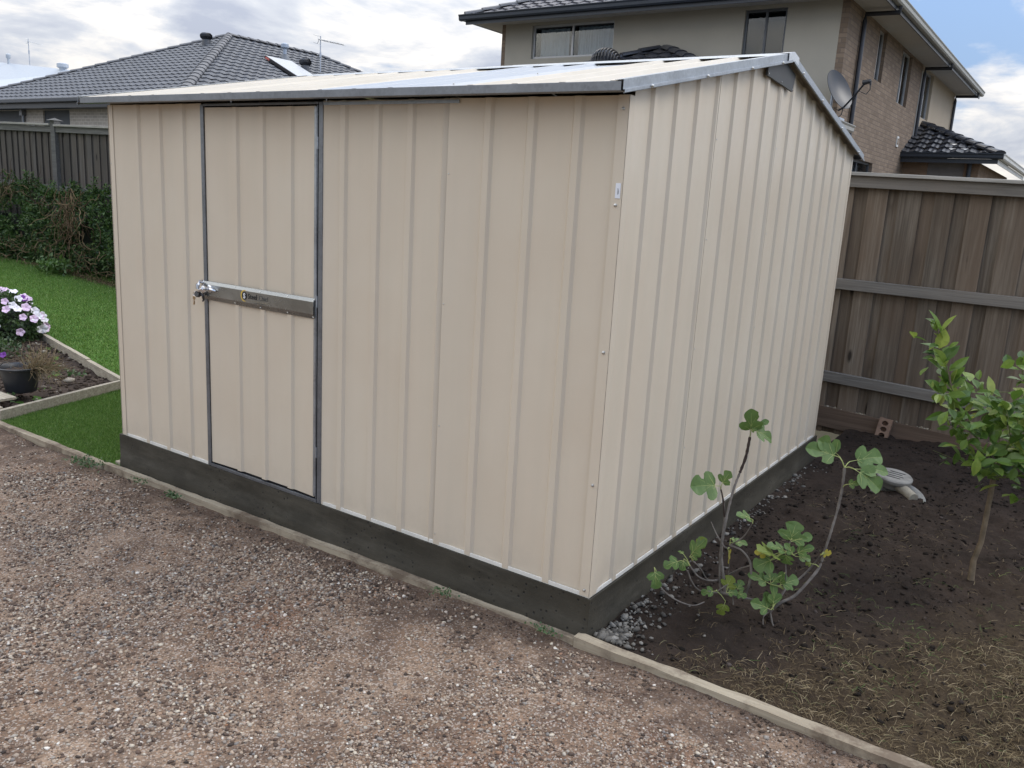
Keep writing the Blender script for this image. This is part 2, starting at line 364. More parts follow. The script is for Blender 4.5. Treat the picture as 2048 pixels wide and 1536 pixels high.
# soil has straw-coloured dead grass towards the near right: real blades are added below, plus thatch in the colour
def m_soil2():
    m = Mat('garden_soil_thatch', (.03, .02, .015), .95, 0, .18); v = m.tc(); n = m.noise(v, 3, 7, .68); f = m.noise(v, 40, 6, .7)
    c = m.mix(m.ramp(n, [(.32, 0), (.68, 1)]), (.019, .0135, .0100), (.044, .0305, .0225)); c = m.mix(m.ramp(f, [(.55, 0), (.72, .6)]), c, (.052, .040, .032))
    s_ = m.n.new('ShaderNodeSeparateXYZ'); t = m.n.new('ShaderNodeTexCoord'); m.l.new(t.outputs['Object'], s_.inputs[0])
    e = m.math('SUBTRACT', m.math('MULTIPLY', s_.outputs[0], .70), m.math('MULTIPLY', s_.outputs[1], .42)); e = m.math('ADD', e, m.math('MULTIPLY', m.noise(v, 2.6, 6, .65), .9))
    th = m.mix(m.ramp(f, [(.35, 0), (.65, 1)]), (.038, .026, .016), (.085, .060, .034))
    c = m.mix(m.ramp(e, [(.66, 0), (1.0, .85)]), c, th); m.col(c); m.bump(m.mix(.4, f, m.noise(v, 110, 5, .7)), 1.0, .012); return m.m
grid('garden_soil', .0, 4.2, -.004, 4.10, .014, zsoil, m_soil2(), 'dark crumbly soil between shed and right fence', 'soil')

# lawn (synthetic turf) with blades
def m_turf():
    m = Mat('turf_base', (.05, .12, .03), .9, 0, .15); v = m.tc(); n = m.noise(v, 1.5, 5, .6); f = m.noise(v, 90, 4, .7)
    c = m.mix(m.ramp(n, [(.3, 0), (.7, 1)]), (.060, .135, .022), (.10, .21, .038)); c = m.mix(m.ramp(f, [(.3, .6), (.6, 0)]), c, (.014, .035, .010))
    m.col(c); m.bump(f, .8, .01); return m.m
def zlawn(X, Y): return zg(X) - .012 + (fbm(X * 1.1, Y * 1.1, 31) - .5) * .02
TRI = [(-4.72, 1.02), (-3.0, 1.02)]
grid('lawn', -20, -2.6, -.046, 4.42, .12, zlawn, m_turf(), 'green synthetic lawn left of the shed', 'lawn')
def in_bed(x, y):
    # soil bed bounded by timber A (x ~ -4.45..-4.75, y 0..1) and timber B (-4.75,1.02)->(-7.9,1.62)
    return (x < -4.47 - .28 * np.clip(y, 0, 1.02)) & (y < 1.02 + (-4.75 - x) * .19)
def blades(name, n, bx, hgt, wid, mat, label, cat, zf, reject=None, lean=.55):
    x = rng.uniform(bx[0], bx[1], n); y = rng.uniform(bx[2], bx[3], n)
    if reject is not None:
        k = ~reject(x, y); x = x[k]; y = y[k]; n = len(x)
    z = zf(x, y); a = rng.uniform(0, 2 * np.pi, n); h = rng.uniform(.55, 1.0, n) * hgt; wd = wid * rng.uniform(.7, 1.2, n)
    dx = np.cos(a) * wd; dy = np.sin(a) * wd; lx = rng.normal(0, lean, n) * h; ly = rng.normal(0, lean, n) * h
    V = np.stack([np.stack([x - dx, y - dy, z], 1), np.stack([x + dx, y + dy, z], 1), np.stack([x + lx, y + ly, z + h], 1)], 1).reshape(-1, 3)
    F = np.arange(3 * n).reshape(-1, 3)
    return props(np_mesh(name, V, F, mat), label, cat, None, 'stuff')
M_BLADE = m_island('turf_blades', [(0, (.055, .12, .016)), (.5, (.125, .235, .036)), (.85, (.19, .32, .065)), (1, (.34, .41, .16))], .55, .3, .15, trans=.25)
blades('lawn_grass', 100000, (-4.75, -3.05, -.040, 1.3), .020, .0016, M_BLADE, 'short green blades of turf beside the near left corner of the shed', 'grass', zlawn, in_bed)
blades('lawn_grass', 210000, (-14, -3.3, .9, 4.3), .024, .0034, M_BLADE, 'short green blades of turf between garden bed and hedge', 'grass', zlawn, in_bed)
# garden bed on the left
def zbed(X, Y): return zg(X) - .012 + (fbm(X * 7, Y * 7, 41, 4) - .5) * .05
M_SOIL_B = m_soil('bed_soil', (.030, .022, .018), (.085, .062, .048))
nb = 130
XX, YY = np.meshgrid(np.linspace(0, 1, 160), np.linspace(0, 1, 60))
yb = YY * (1.02 + 0) ; X0 = -4.47 - .28 * YY * 1.0
Xb = X0 - XX * 6.0; Yb = -.0 + YY * (1.02 + (-4.75 - Xb) * .19); Xb = np.minimum(Xb, -4.475 - .27 * np.clip(Yb, 0, 1.02))
Zb = zbed(Xb, Yb) + .012
i = np.arange(160 * 60).reshape(60, 160)
o = np_mesh('garden_bed_soil', np.stack([Xb.ravel(), Yb.ravel(), Zb.ravel()], 1), np.stack([i[:-1, :-1].ravel(), i[:-1, 1:].ravel(), i[1:, 1:].ravel(), i[1:, :-1].ravel()], 1), M_SOIL_B, None, True)
props(o, 'brown soil inside the timber-edged flower bed', 'soil', None, 'structure')

# ---------------------------------------------------------------- stones (numpy scatter)
ICO_V = []; t_ = (1 + 5 ** .5) / 2
for a, b in ((-1, t_), (1, t_), (-1, -t_), (1, -t_)): ICO_V.append((a, b, 0))
for a, b in ((-1, t_), (1, t_), (-1, -t_), (1, -t_)): ICO_V.append((0, a, b))
for a, b in ((t_, -1), (t_, 1), (-t_, -1), (-t_, 1)): ICO_V.append((a, 0, b))
ICO_V = np.array(ICO_V) / math.sqrt(1 + t_ * t_)
ICO_F = np.array([(0, 11, 5), (0, 5, 1), (0, 1, 7), (0, 7, 10), (0, 10, 11), (1, 5, 9), (5, 11, 4), (11, 10, 2), (10, 7, 6), (7, 1, 8), (3, 9, 4), (3, 4, 2), (3, 2, 6), (3, 6, 8), (3, 8, 9), (4, 9, 5), (2, 4, 11), (6, 2, 10), (8, 6, 7), (9, 8, 1)])
def stones(name, x, y, z, r, mat, label, cat, flat=.62, kind='stuff', smooth=False, rough=.28):
    n = len(x); a = rng.uniform(0, 2 * np.pi, n); ca, sa = np.cos(a), np.sin(a)
    P = ICO_V[None] * (1 + rng.uniform(-rough, rough, (n, 12, 1))); P = P * r[:, None, None] * np.stack([rng.uniform(.8, 1.35, n), rng.uniform(.7, 1.0, n), flat * rng.uniform(.7, 1.2, n)], 1)[:, None, :]
    # tilt then spin
    tl = rng.normal(0, .35, n); ct, st = np.cos(tl), np.sin(tl)
    X, Y, Z = P[..., 0], P[..., 1], P[..., 2]; Y2 = Y * ct[:, None] - Z * st[:, None]; Z2 = Y * st[:, None] + Z * ct[:, None]
    X3 = X * ca[:, None] - Y2 * sa[:, None]; Y3 = X * sa[:, None] + Y2 * ca[:, None]
    V = np.stack([X3 + x[:, None], Y3 + y[:, None], Z2 + (z + r * flat * .35)[:, None]], 2).reshape(-1, 3)
    F = (ICO_F[None] + (np.arange(n) * 12)[:, None, None]).reshape(-1, 3)
    return props(np_mesh(name, V, F, mat, None, smooth), label, cat, None, kind)
def scatter(n, x0, x1, y0, y1, dens=None):
    x = rng.uniform(x0, x1, n); y = rng.uniform(y0, y1, n)
    if dens is not None:
        k = rng.uniform(0, 1, n) < dens(x, y); x = x[k]; y = y[k]
    return x, y
M_STONE = m_island('gravel_stones', [(0, (.055, .042, .034)), (.24, (.15, .098, .070)), (.46, (.30, .215, .152)), (.64, (.46, .36, .265)), (.77, (.22, .20, .185)), (.89, (.66, .57, .44)), (.95, (.30, .155, .085)), (1, (.85, .80, .70))], .8, .3, .22, scale=160)
def near_view(x, y):   # stretch of drive seen from anywhere near the gate: triangle plus a wide margin
    return (y > -2.3) & (y > -1.95 + (x + .3) * -.55 - .25) & (y > -2.2 + (x + .8) * .92 - .35)
def dgrav(x, y):
    c = fbm(x * 1.9 + 3, y * 1.9, 77, 4); c2 = fbm(x * 6, y * 6, 71, 3)
    d = np.clip((c - .40) * 4, .24, 1) * np.clip((c2 - .25) * 2.6, .25, 1)
    d = d * np.clip(1.25 - np.clip(-x - .8, 0, 4) * .25, .35, 1) * np.clip((-y + .02) * 3.5, .25, 1)
    return d * np.where(near_view(x, y), 1, .12)
x, y = scatter(330000, -5.6, 1.9, -2.6, -.09, dgrav)
r = (.0017 + rng.gamma(1.9, .00115, len(x))) * (1 + .25 * (fbm(x * 1.5, y * 1.5, 66) > .52)); r = np.minimum(r, .009)
stones('gravel', x, y, zgrav(x, y), r, M_STONE, 'loose beige and grey pebbles spread over the drive', 'gravel')
M_CLOD = m_island('soil_clods', [(0, (.010, .008, .0065)), (.6, (.023, .0175, .014)), (.93, (.042, .032, .026)), (1, (.10, .08, .07))], .95, .1, .3)
x, y = scatter(15000, .02, 2.6, .02, 4.0, lambda x, y: np.clip((fbm(x * 3, y * 3, 91) - .3) * 3, .05, 1))
stones('soil_crumbs', x, y, zsoil(x, y), .0015 + rng.gamma(1.3, .0024, len(x)), M_CLOD, 'dark crumbs of soil on the garden ground', 'soil')
M_CLODG = m_island('damp_grit', [(0, (.05, .036, .028)), (.6, (.11, .08, .06)), (1, (.24, .19, .15))], .95, .1, .3)
x, y = scatter(7000, -3.1, 1.2, -.26, -.07, lambda x, y: np.clip((y + .24) * 4.2, 0, 1) * np.clip((fbm(x * 3, y * 6, 95) - .32) * 4, .02, 1))
stones('spilt_soil', x, y, zgrav(x, y), .0015 + rng.gamma(1.3, .0015, len(x)), M_CLODG, 'dark crumbs of soil spilt along the timber edging', 'soil')
x, y = scatter(7000, -9, -4.5, .02, 1.6, lambda x, y: in_bed(x, y) * .9)
M_CLODB = m_island('bed_clods', [(0, (.03, .022, .018)), (.6, (.08, .06, .045)), (.9, (.14, .11, .085)), (1, (.38, .34, .28))], .95, .1, .3)
stones('bed_crumbs', x, y, zbed(x, y) + .012, .004 + rng.gamma(1.6, .004, len(x)), M_CLODB, 'crumbs of soil and bark in the flower bed', 'soil')
M_ROCK = m_island('crushed_rock', [(0, (.07, .064, .056)), (.5, (.15, .138, .118)), (1, (.29, .27, .235))], .85, .25, .25, scale=90)
# crushed grey rock along the foot of the slab: thick near the corner, thinning away
n = 400; yy = rng.exponential(.13, n); xx = .028 + np.abs(rng.normal(0, .065, n)) + yy * .10; k = yy < 1.2
x, y = xx[k], yy[k] + .01
stones('crushed_rock', x, y, zsoil(x, y) + .004, .002 + rng.gamma(1.5, .0034, len(x)), M_ROCK, 'broken grey rock lying at the near right corner of the slab', 'gravel', .75, rough=.42)
n = 260; y = rng.uniform(.2, 2.9, n); x = .03 + np.abs(rng.normal(0, .05, n))
stones('crushed_rock', x, y, zsoil(x, y), .002 + rng.gamma(2.0, .0022, n), M_ROCK, 'small grey chips scattered down the side of the slab', 'gravel', .75, rough=.4)
# whitish chips caught behind the fence plinth
M_CHIP = m_island('pale_chips', [(0, (.16, .13, .09)), (.5, (.36, .31, .22)), (1, (.60, .55, .44))], .9, .2, .2)
n = 2600; x = rng.uniform(-.6, 3.0, n); y = rng.uniform(4.108, 4.128, n)
stones('pale_chips', x, y, np.full(n, -.030) - .05 * (x + .25) + rng.uniform(0, .018, n), .003 + rng.gamma(1.6, .0018, n), M_CHIP, 'pale chips piled behind the plinth of the right fence', 'gravel')

# straw / dead grass
def straw(name, n, fx, mat, label, L=(.015, .055), zf=zsoil, wd=.00065):
    x, y = fx(n); n = len(x); z = zf(x, y) + .004; a = rng.uniform(0, 2 * np.pi, n); l = rng.uniform(*L, n); V = []; cur = rng.normal(0, .55, n); up = rng.uniform(0, .28, n)
    segs = 4; w_ = wd * rng.uniform(.7, 1.7, n); pts = []
    px, py, pz = x.copy(), y.copy(), z.copy(); ang = a.copy()
    for s in range(segs + 1):
        t = s / segs; ww = w_ * (1 - .7 * t)
        pts.append((px - np.sin(ang) * ww, py + np.cos(ang) * ww, pz + .0006)); pts.append((px + np.sin(ang) * ww, py - np.cos(ang) * ww, pz))
        px = px + np.cos(ang) * l / segs; py = py + np.sin(ang) * l / segs; pz = np.maximum(zf(px, py) + .003, z + up * l * math.sin(math.pi * min(1, t + .25)))
        ang = ang + cur / segs
    V = np.stack([np.stack(p_, 1) for p_ in pts], 1).reshape(-1, 3); k = 2 * (segs + 1)
    F = np.array([(2 * s, 2 * s + 1, 2 * s + 3, 2 * s + 2) for s in range(segs)]); F = (F[None] + (np.arange(n) * k)[:, None, None]).reshape(-1, 4)
    return props(np_mesh(name, V, F, mat), label, 'dead grass', None, 'stuff')
M_STRAW = m_island('straw', [(0, (.05, .034, .018)), (.4, (.11, .078, .040)), (.75, (.19, .14, .075)), (.93, (.34, .27, .165)), (1, (.09, .13, .04))], .8, .2, .1)
def fstraw(n):
    x = rng.uniform(.25, 2.6, n); y = rng.uniform(.0, 2.6, n); e = .70 * x - .42 * y + (fbm(x * 2.6, y * 2.6, 51) * .9)
    k = rng.uniform(0, 1, n) < np.clip((e - .68) * 1.7, .035, 1); return x[k], y[k]
straw('dead_grass', 75000, fstraw, M_STRAW, 'tangled tan dead grass on soil at the near right')
M_GREENB = m_island('grass_sprigs', [(0, (.04, .09, .02)), (.6, (.09, .17, .04)), (1, (.20, .24, .08))], .7, .2, .1, trans=.2)
def fspr(n):
    x = rng.uniform(.5, 2.4, n); y = rng.uniform(.05, 2.0, n); c = fbm(x * 4, y * 4, 61); k = c > .62; return x[k], y[k]
straw('grass_sprigs', 2200, fspr, M_GREENB, 'thin green sprigs growing among the dead grass', (.015, .05))

# ---------------------------------------------------------------- timber edging
def edging(name, p, q, wd, ht, mat, label, group=None, top=0.0, wob=.0025):
    p = Vector(p); q = Vector(q); L = (q - p).length; n = max(3, int(L / .08)); d = (q - p) / n; sd_ = Vector((-d.y, d.x, 0)).normalized() * wd / 2
    V = []; F = []
    for k in range(n + 1):
        c = p + d * k; o1 = random.uniform(-wob, wob); o2 = random.uniform(-wob, wob)
        V += [c - sd_ * (1 + o1 * 20) + Vector((0, 0, o1)), c + sd_ * (1 + o2 * 20) + Vector((0, 0, o2)), c + sd_ + Vector((0, 0, -ht)), c - sd_ + Vector((0, 0, -ht))]
    for k in range(n):
        b = 4 * k
        for j in range(4): F.append((b + j, b + (j + 1) % 4, b + 4 + (j + 1) % 4, b + 4 + j))
    F += [(3, 2, 1, 0), (4 * n, 4 * n + 1, 4 * n + 2, 4 * n + 3)]
    mb = MB(); mb.faces(V, F); o = mb.build(name, mat); props(o, label, 'timber edging', group); return o
edging('timber_edging', (-5.6, -.065, -.186), (-3.16, -.06, -.186), .042, .09, M_EDGE, 'worn timber edging between gravel and the small lawn triangle', 'timber edging along the gravel')
edging('timber_edging', (-3.155, -.052, -.184), (-.02, -.040, -.150), .034, .09, M_EDGE, 'half buried timber edging running along the foot of the front slab', 'timber edging along the gravel')
edging('timber_edging', (-.015, -.040, -.138), (3.4, -.058, -.138), .046, .09, M_EDGE, 'weathered timber edging between gravel and dark garden soil at the right', 'timber edging along the gravel')
edging('bed_timber', (-4.47, -.03, -.130), (-4.762, 1.02, -.125), .036, .10, M_PINE, 'pale timber edging of the flower bed facing the small lawn triangle', 'pale timber edging of the flower bed', wob=.001)
edging('bed_timber', (-4.73, 1.025, -.125), (-5.52, 1.175, -.105), .036, .10, M_PINE, 'short piece of pale bed edging closest to the shed, along the big lawn', 'pale timber edging of the flower bed', wob=.001)
edging('bed_timber', (-5.53, 1.18, -.098), (-8.2, 1.69, -.02), .036, .10, M_PINE, 'long pale bed edging leading towards the pink flowers', 'pale timber edging of the flower bed', wob=.001)
mb = MB(); mb.box((-5.6, -.025, -.24), (-4.50, .015, -.118)); o = mb.build('bed_timber', M_PINE, bevel=.003)
props(o, 'thick pale timber at the near left corner of the flower bed', 'timber edging', 'pale timber edging of the flower bed')
mb = MB(); mb.box((-5.7, .03, -.112), (-4.62, .16, -.094)); o = mb.build('timber_board', M_PINE, bevel=.002)
props(o, 'flat pale board lying on the near left corner of the flower bed', 'board')
mb = MB(); mb.box((-3.13, -.012, -.20), (-3.085, .9, -.175)); o = mb.build('timber_batten', M_PINE, bevel=.002)
props(o, 'narrow white batten between turf and the left end of the slab', 'batten')

# ---------------------------------------------------------------- slab
SX0, SX1, SY0, SY1 = -3.072, .014, -.012, 3.085
def slab():
    V = []; F = []
    xs = np.linspace(SX0, SX1, 150); ys = np.linspace(SY0, SY1, 120); zs = np.linspace(-.30, 0, 14)
    def face(fn, A, Bz):
        b = len(V); na, nb_ = len(A), len(Bz)
        for bz in Bz:
            for a in A: V.append(fn(a, bz))
        for j in range(nb_ - 1):
            for i_ in range(na - 1): F.append((b + j * na + i_, b + j * na + i_ + 1, b + (j + 1) * na + i_ + 1, b + (j + 1) * na + i_))
    def bulge(t, z, seed):
        lo = np.clip((-z - .085) / .06, 0, 1) if z < 0 else 0
        if z > -.004: return 0.0
        a = fbm(np.array([t * 2.2]), np.array([z * 5]), seed)[0] - .5
        b = fbm(np.array([t * 20]), np.array([z * 30]), seed + 3, 3)[0] - .5
        return a * .010 + b * .0035 + lo * (.012 + .022 * max(0, fbm(np.array([t * 1.7]), np.array([.5]), seed + 9)[0] - .35))
    face(lambda a, z: (a, SY0 - bulge(a, z, 5) * (1 if SX0 < a < SX1 else 0), z), xs, zs)
    face(lambda a, z: (SX1 + bulge(a, z, 15) * (1 if SY0 < a < SY1 else 0), a, z), ys, zs)
    face(lambda a, z: (SX0, a, z), [SY0, SY1], zs); face(lambda a, z: (a, SY1, z), [SX0, SX1], zs)
    face(lambda a, b: (a, b, 0), [SX0, SX1], [SY0, SY1])
    mb = MB(); mb.faces(V, F); o = mb.build('concrete_slab', M_SLAB); o.data.polygons.foreach_set('use_smooth', [True] * len(o.data.polygons)); o.data.set_sharp_from_angle(angle=R(50)); o.data.update()
    props(o, 'dark freshly poured concrete slab under the cream shed', 'concrete slab')
slab()

# ---------------------------------------------------------------- shed
shed = empty('garden_shed', (-1.52, 1.52, 0), 'cream ribbed steel garden shed with gable roof on a concrete slab', 'shed')
PIT = .19; W = 3.04
def zroof(y): return 1.812 + .2073 * (min(y, 3.04 - y) + .12)
def profile(t0, t1, ribs, hi, lo, tw=.013, sl=.011):
    """(t, offset) points of a ribbed sheet between t0 and t1"""
    P = [(t0, lo)]
    for c in ribs:
        P += [(c - tw - sl, lo), (c - tw, hi), (c + tw, hi), (c + tw + sl, lo)]
        m_ = c + PIT / 2
    P.append((t1, lo)); P = [p for p in P if t0 - 1e-6 <= p[0] <= t1 + 1e-6]; return P
def wall_sheet(name, parent, axis, t0, t1, ribs, hi, lo, zb, zt, mat=None, start=None, end=None):
    P = profile(t0, t1, ribs, hi, lo)
    if start is not None: P[0] = (t0, start)
    if end is not None: P[-1] = (t1, end)
    V = []; F = []; n = len(P); rows = 7
    for k in range(rows):
        for (t, o_) in P:
            top = zt(t); z = zb + (top - zb) * k / (rows - 1)
            V.append({'front': (t, -o_, z), 'right': (o_, t, z), 'back': (t, 3.04 + o_, z), 'left': (-3.04 - o_, t, z)}[axis])
    for k in range(rows - 1):
        for i_ in range(n - 1): F.append((k * n + i_, k * n + i_ + 1, (k + 1) * n + i_ + 1, (k + 1) * n + i_))
    mb = MB(); mb.faces(V, F); o = mb.build(name, mat or M_CREAM, parent)
    sm = o.modifiers.new('thickness', 'SOLIDIFY'); sm.thickness = .0012; sm.offset = 0
    return o
HI, LO = .006, -.005; ZT = 1.796
ft = lambda t: ZT
wall_sheet('wall_panel', shed, 'front', -3.04, -2.262, [-2.80, -2.61, -2.42], HI, LO, .004, ft, start=HI, end=HI - .002)
wall_sheet('wall_panel', shed, 'front', -1.428, -.7530, [-1.315, -1.125, -.945, -.765], HI, LO, .004, ft, start=HI)
wall_sheet('wall_panel', shed, 'front', -.7495, -.034, [-.57, -.38, -.19, -.0], HI, LO + .0, .004, ft, start=HI + .001)
gt = lambda t: zroof(t) - .014
gs = [(0.027, .7575), (.7615, 1.5175), (1.5215, 2.2775), (2.2815, 3.04)]
for k, (a, b) in enumerate(gs):
    ribs = [PIT * (4 * k + j) for j in range(1, 4 + (k < 3))]
    if k: ribs = [PIT * 4 * k + .013] + ribs
    wall_sheet('wall_panel', shed, 'right', a, b, ribs, HI, LO, .004, gt, start=HI, end=HI)
    wall_sheet('wall_panel', shed, 'left', a if k else 0, b, ribs, HI, LO, .004, gt)
wall_sheet('wall_panel', shed, 'back', -3.04, 0, [-PIT * j for j in range(15, 0, -1)], HI, LO, .004, ft)
for y_ in (.7595, 1.5195, 2.2795):
    mb = MB(); mb.box((-.012, y_ - .012, .02), (-.0095, y_ + .012, zroof(y_) - .03)); mb.build('seam_shade_backing', M_DARKIN, shed)  # dark strips added behind the side seams, shade painted in their colour
mb = MB(); mb.box((-.763, .0085, .02), (-.739, .011, 1.78)); mb.build('seam_shade_backing', M_DARKIN, shed)  # same added dark strip behind the front seam
# corner posts: folded cream angle
def corner(x, y, sx, sy):
    mb = MB(); w_ = .036; mb.box((min(x, x - sx * w_), min(y + sy * .0065, y + sy * .0080), .006), (max(x, x - sx * w_) + (.0064 if sx > 0 else 0), max(y + sy * .0065, y + sy * .0080), ZT))
    mb.box((min(x, x - sx * .0015) + sx * .0065, min(y + sy * .0080, y - sy * w_ * .8), .006), (max(x, x - sx * .0015) + sx * .0065, max(y + sy * .0080, y - sy * w_ * .8), ZT))
    return mb.build('corner_post', M_CREAM, shed)
for (x, y, sx, sy) in ((0, 0, 1, -1), (0, 3.04, 1, 1), (-3.04, 0, -1, -1), (-3.04, 3.04, -1, 1)): corner(x, y, sx, sy)
M_CHAN = m_plain('channel_cream', (.72, .70, .64), .4, 0)
# bottom channel all round (pans stand in it)
for a, b in (((-3.045, -.0052, .0005), (-2.262, .0005, .017)), ((-1.428, -.0052, .0005), (.0045, .0005, .017)), ((-.0005, .001, .0005), (.0046, 3.043, .017)), ((-3.045, .001, .0005), (-3.040, 3.043, .013))):
    mb = MB(); mb.box(a, b); mb.build('bottom_channel', M_CHAN, shed, bevel=.001)
mb = MB(); mb.box((-1.422, -.0135, 1.778), (-.70, -.0085, 1.790)); mb.box((-3.03, .012, 1.74), (-.01, .03, 1.79)); mb.build('top_channel', M_GALV, shed)

# roof sheets
def roof_sheet(name, x0, x1, side, mat):
    ribs = [-PIT * k for k in range(17) if x0 + .02 < -PIT * k < x1 - .0]
    P = profile(x0, x1, sorted(ribs), .013, 0.0, .012, .012); V = []; F = []; n = len(P)
    for yy in (-.118, .7, 1.50):
        for (t, o_) in P:
            y_ = yy if side == 0 else 3.04 - yy; V.append((t, y_, zroof(yy) + o_))
    for k in range(2):
        for i_ in range(n - 1): F.append((k * n + i_, k * n + i_ + 1, (k + 1) * n + i_ + 1, (k + 1) * n + i_))
    mb = MB(); mb.faces(V, F); o = mb.build(name, mat, shed)
    s_ = o.modifiers.new('thickness', 'SOLIDIFY'); s_.thickness = .0012; return o
mr = Mat('cream_roof_steel', (.63, .57, .47), .45, 0, .4); v_ = mr.tc(); mr.col(mr.mix(mr.ramp(mr.noise(v_, 3, 4, .6), [(.35, 0), (.7, 1)]), (.57, .51, .41), (.63, .57, .475))); mr.b.inputs['Coat Weight'].default_value = .08; mr.b.inputs['Coat Roughness'].default_value = .25
ms = Mat('fibreglass_skylight', (.56, .59, .62), .34, 0, .45); ms.b.inputs['Transmission Weight'].default_value = .25; ms.b.inputs['Coat Weight'].default_value = .12; ms.b.inputs['Coat Roughness'].default_value = .12
xs_ = [(-3.10, -2.272), (-2.27, -1.522), (-1.52, -.762), (-.76, .022)]
for k, (a, b) in enumerate(xs_):
    o = roof_sheet('roof_sheet', a, b, 0, ms.m if k == 2 else mr.m)
    if k == 2: o['label'] = 'bluish translucent skylight roof sheet'
    roof_sheet('roof_sheet', a, b, 1, mr.m)
def sl(p):  # height above roof pan plane at y
    return p
# ridge cap
mb = MB()
for s_ in (0, 1):
    for (a, b) in ((-3.115, -1.53), (-1.535, .030)):
        ya, yb_ = 1.395, 1.52; f_ = (lambda q: q) if s_ == 0 else (lambda q: 3.04 - q); e = 0 if a < -2 else .0015
        h = .0155 + e; zr = 1.812 + .2073 * 1.64
        mb.faces([(a, f_(ya), zroof(ya) + h), (b, f_(ya), zroof(ya) + h), (b, f_(yb_), zr + h), (a, f_(yb_), zr + h),
                  (a, f_(ya - .002), zroof(ya) + h - .006), (b, f_(ya - .002), zroof(ya) + h - .006)], [(0, 1, 2, 3), (0, 1, 5, 4)])
o = mb.build('ridge_cap', m_galv('ridge_steel', (.52, .55, .58), (.40, .43, .46), .28, .8), shed); o.modifiers.new('t', 'SOLIDIFY').thickness = .0012
# eave fascia angle
for s_ in (0, 1):
    mb = MB(); f_ = (lambda q: q) if s_ == 0 else (lambda q: 3.04 - q)
    ys_ = sorted((f_(-.1225), f_(-.1185))); mb.box((-3.103, ys_[0], 1.794), (.030, ys_[1], 1.8225))
    ys_ = sorted((f_(-.1180), f_(-.080))); mb.box((-3.103, ys_[0], 1.794), (.030, ys_[1], 1.7955))
    ys_ = sorted((f_(-.1180), f_(-.100))); mb.box((-3.103, ys_[0], 1.8216), (.030, ys_[1], 1.8238))
    mb.build('eave_trim', M_GALVD, shed, bevel=.0008)
# barge channels
def barge(x, sgn, s_):
    f_ = (lambda q: q) if s_ == 0 else (lambda q: 3.04 - q); mb = MB(); y0, y1 = -.126, 1.505
    def strip(xa, xb, za, zb):
        xa, xb = sorted((x + sgn * xa, x + sgn * xb)); vs = []
        for yy in (y0, y1):
            z_ = 1.812 + .2073 * (yy + .12)
            vs += [(xa, f_(yy), z_ + za), (xb, f_(yy), z_ + za), (xb, f_(yy), z_ + zb), (xa, f_(yy), z_ + zb)]
        mb.faces(vs, [(0, 1, 2, 3), (7, 6, 5, 4), (0, 4, 5, 1), (1, 5, 6, 2), (2, 6, 7, 3), (3, 7, 4, 0)])
    strip(-.022, .0105, .0150, .0166); strip(.0092, .0108, -.0150, .0149); strip(.0109, .0172, -.0150, -.0136); strip(.0160, .0175, -.0245, -.0151); strip(.0110, .0159, -.0258, -.0245)
    return mb.build('barge_trim', M_GALV, shed, bevel=.0006)
for x_, sg in ((.030, 1), (-3.110, -1)):
    for s_ in (0, 1): barge(x_, sg, s_)
zr = 1.812 + .2073 * 1.64
mb = MB()
for sgn in (-1, 1):
    a, b = .0, .055
    for (xa, xb, za, zb) in ((.0, .046, .0185, .0200), (.0445, .0465, -.022, .0186)):
        mb.faces([(xa, 1.52, zr + za), (xb, 1.52, zr + za), (xb, 1.52, zr + zb), (xa, 1.52, zr + zb)] + [(q[0], 1.52 + sgn * .075, zr - .075 * .2073 + q[1]) for q in ((xa, za), (xb, za), (xb, zb), (xa, zb))],
                 [(0, 1, 2, 3), (7, 6, 5, 4), (0, 4, 5, 1), (1, 5, 6, 2), (2, 6, 7, 3), (3, 7, 4, 0)])
mb.build('ridge_end_cap', m_galv('bright_zinc', (.62, .64, .66), (.45, .47, .5), .3, .8), shed, bevel=.0006)
# gable vent plate
mb = MB(); x_ = .0085
pl = [(1.275, 2.012), (1.665, 2.020), (1.665, 2.100), (1.52, 2.130), (1.275, 2.082)]
pl = [(1.262, 2.035), (1.64, 2.012), (1.66, 2.090), (1.52, 2.122), (1.262, 2.070)]
vs = [(x_, a, b) for a, b in pl] + [(x_ + .010, a, b) for a, b in pl]; n_ = len(pl)
mb.faces(vs, [tuple(range(n_))[::-1], tuple(range(n_, 2 * n_))] + [(i_, (i_ + 1) % n_, n_ + (i_ + 1) % n_, n_ + i_) for i_ in range(n_)])
mb.build('gable_plate', m_plain('dark_zinc', (.085, .088, .09), .5, .6, .4, .1), shed)

# screws: one mesh, many copies
mb = MB(); mb.lathe([(.0062, 0), (.0062, .0012), (.0045, .0016), (.0042, .0052), (.0026, .0062)], n=10)
scr0 = mb.build('screw', M_SCREW, None, smooth=True); sme = scr0.data; bpy.data.objects.remove(scr0)
mb = MB(); mb.lathe([(.003, 0), (.0028, .0016), (.0012, .0022)], n=8); riv0 = mb.build('rivet', M_SCREW, None, smooth=True); rme = riv0.data; bpy.data.objects.remove(riv0)
def fast(me, name, p, nrm, parent=shed, s=1.0):
    o = bpy.data.objects.new(name, me); col.objects.link(o); o.parent = parent
    t = parent.location if parent.parent is None else Vector((0, 0, 0))
    o.matrix_parent_inverse = Matrix.Translation(-t); o.location = p; o.rotation_euler = Vector(nrm).to_track_quat('Z', 'Y').to_euler(); o.scale = (s,) * 3
for z_ in (1.752, 1.440, .934, .443, .030):
    fast(sme, 'screw', (-.016, -.0085, z_), (0, -1, 0))
for z_ in (1.50, 1.0, .5, .03): fast(rme, 'rivet', (-.742, -.0072, z_ + .02), (0, -1, 0)); fast(rme, 'rivet', (-3.035, -.0085, z_), (0, -1, 0))
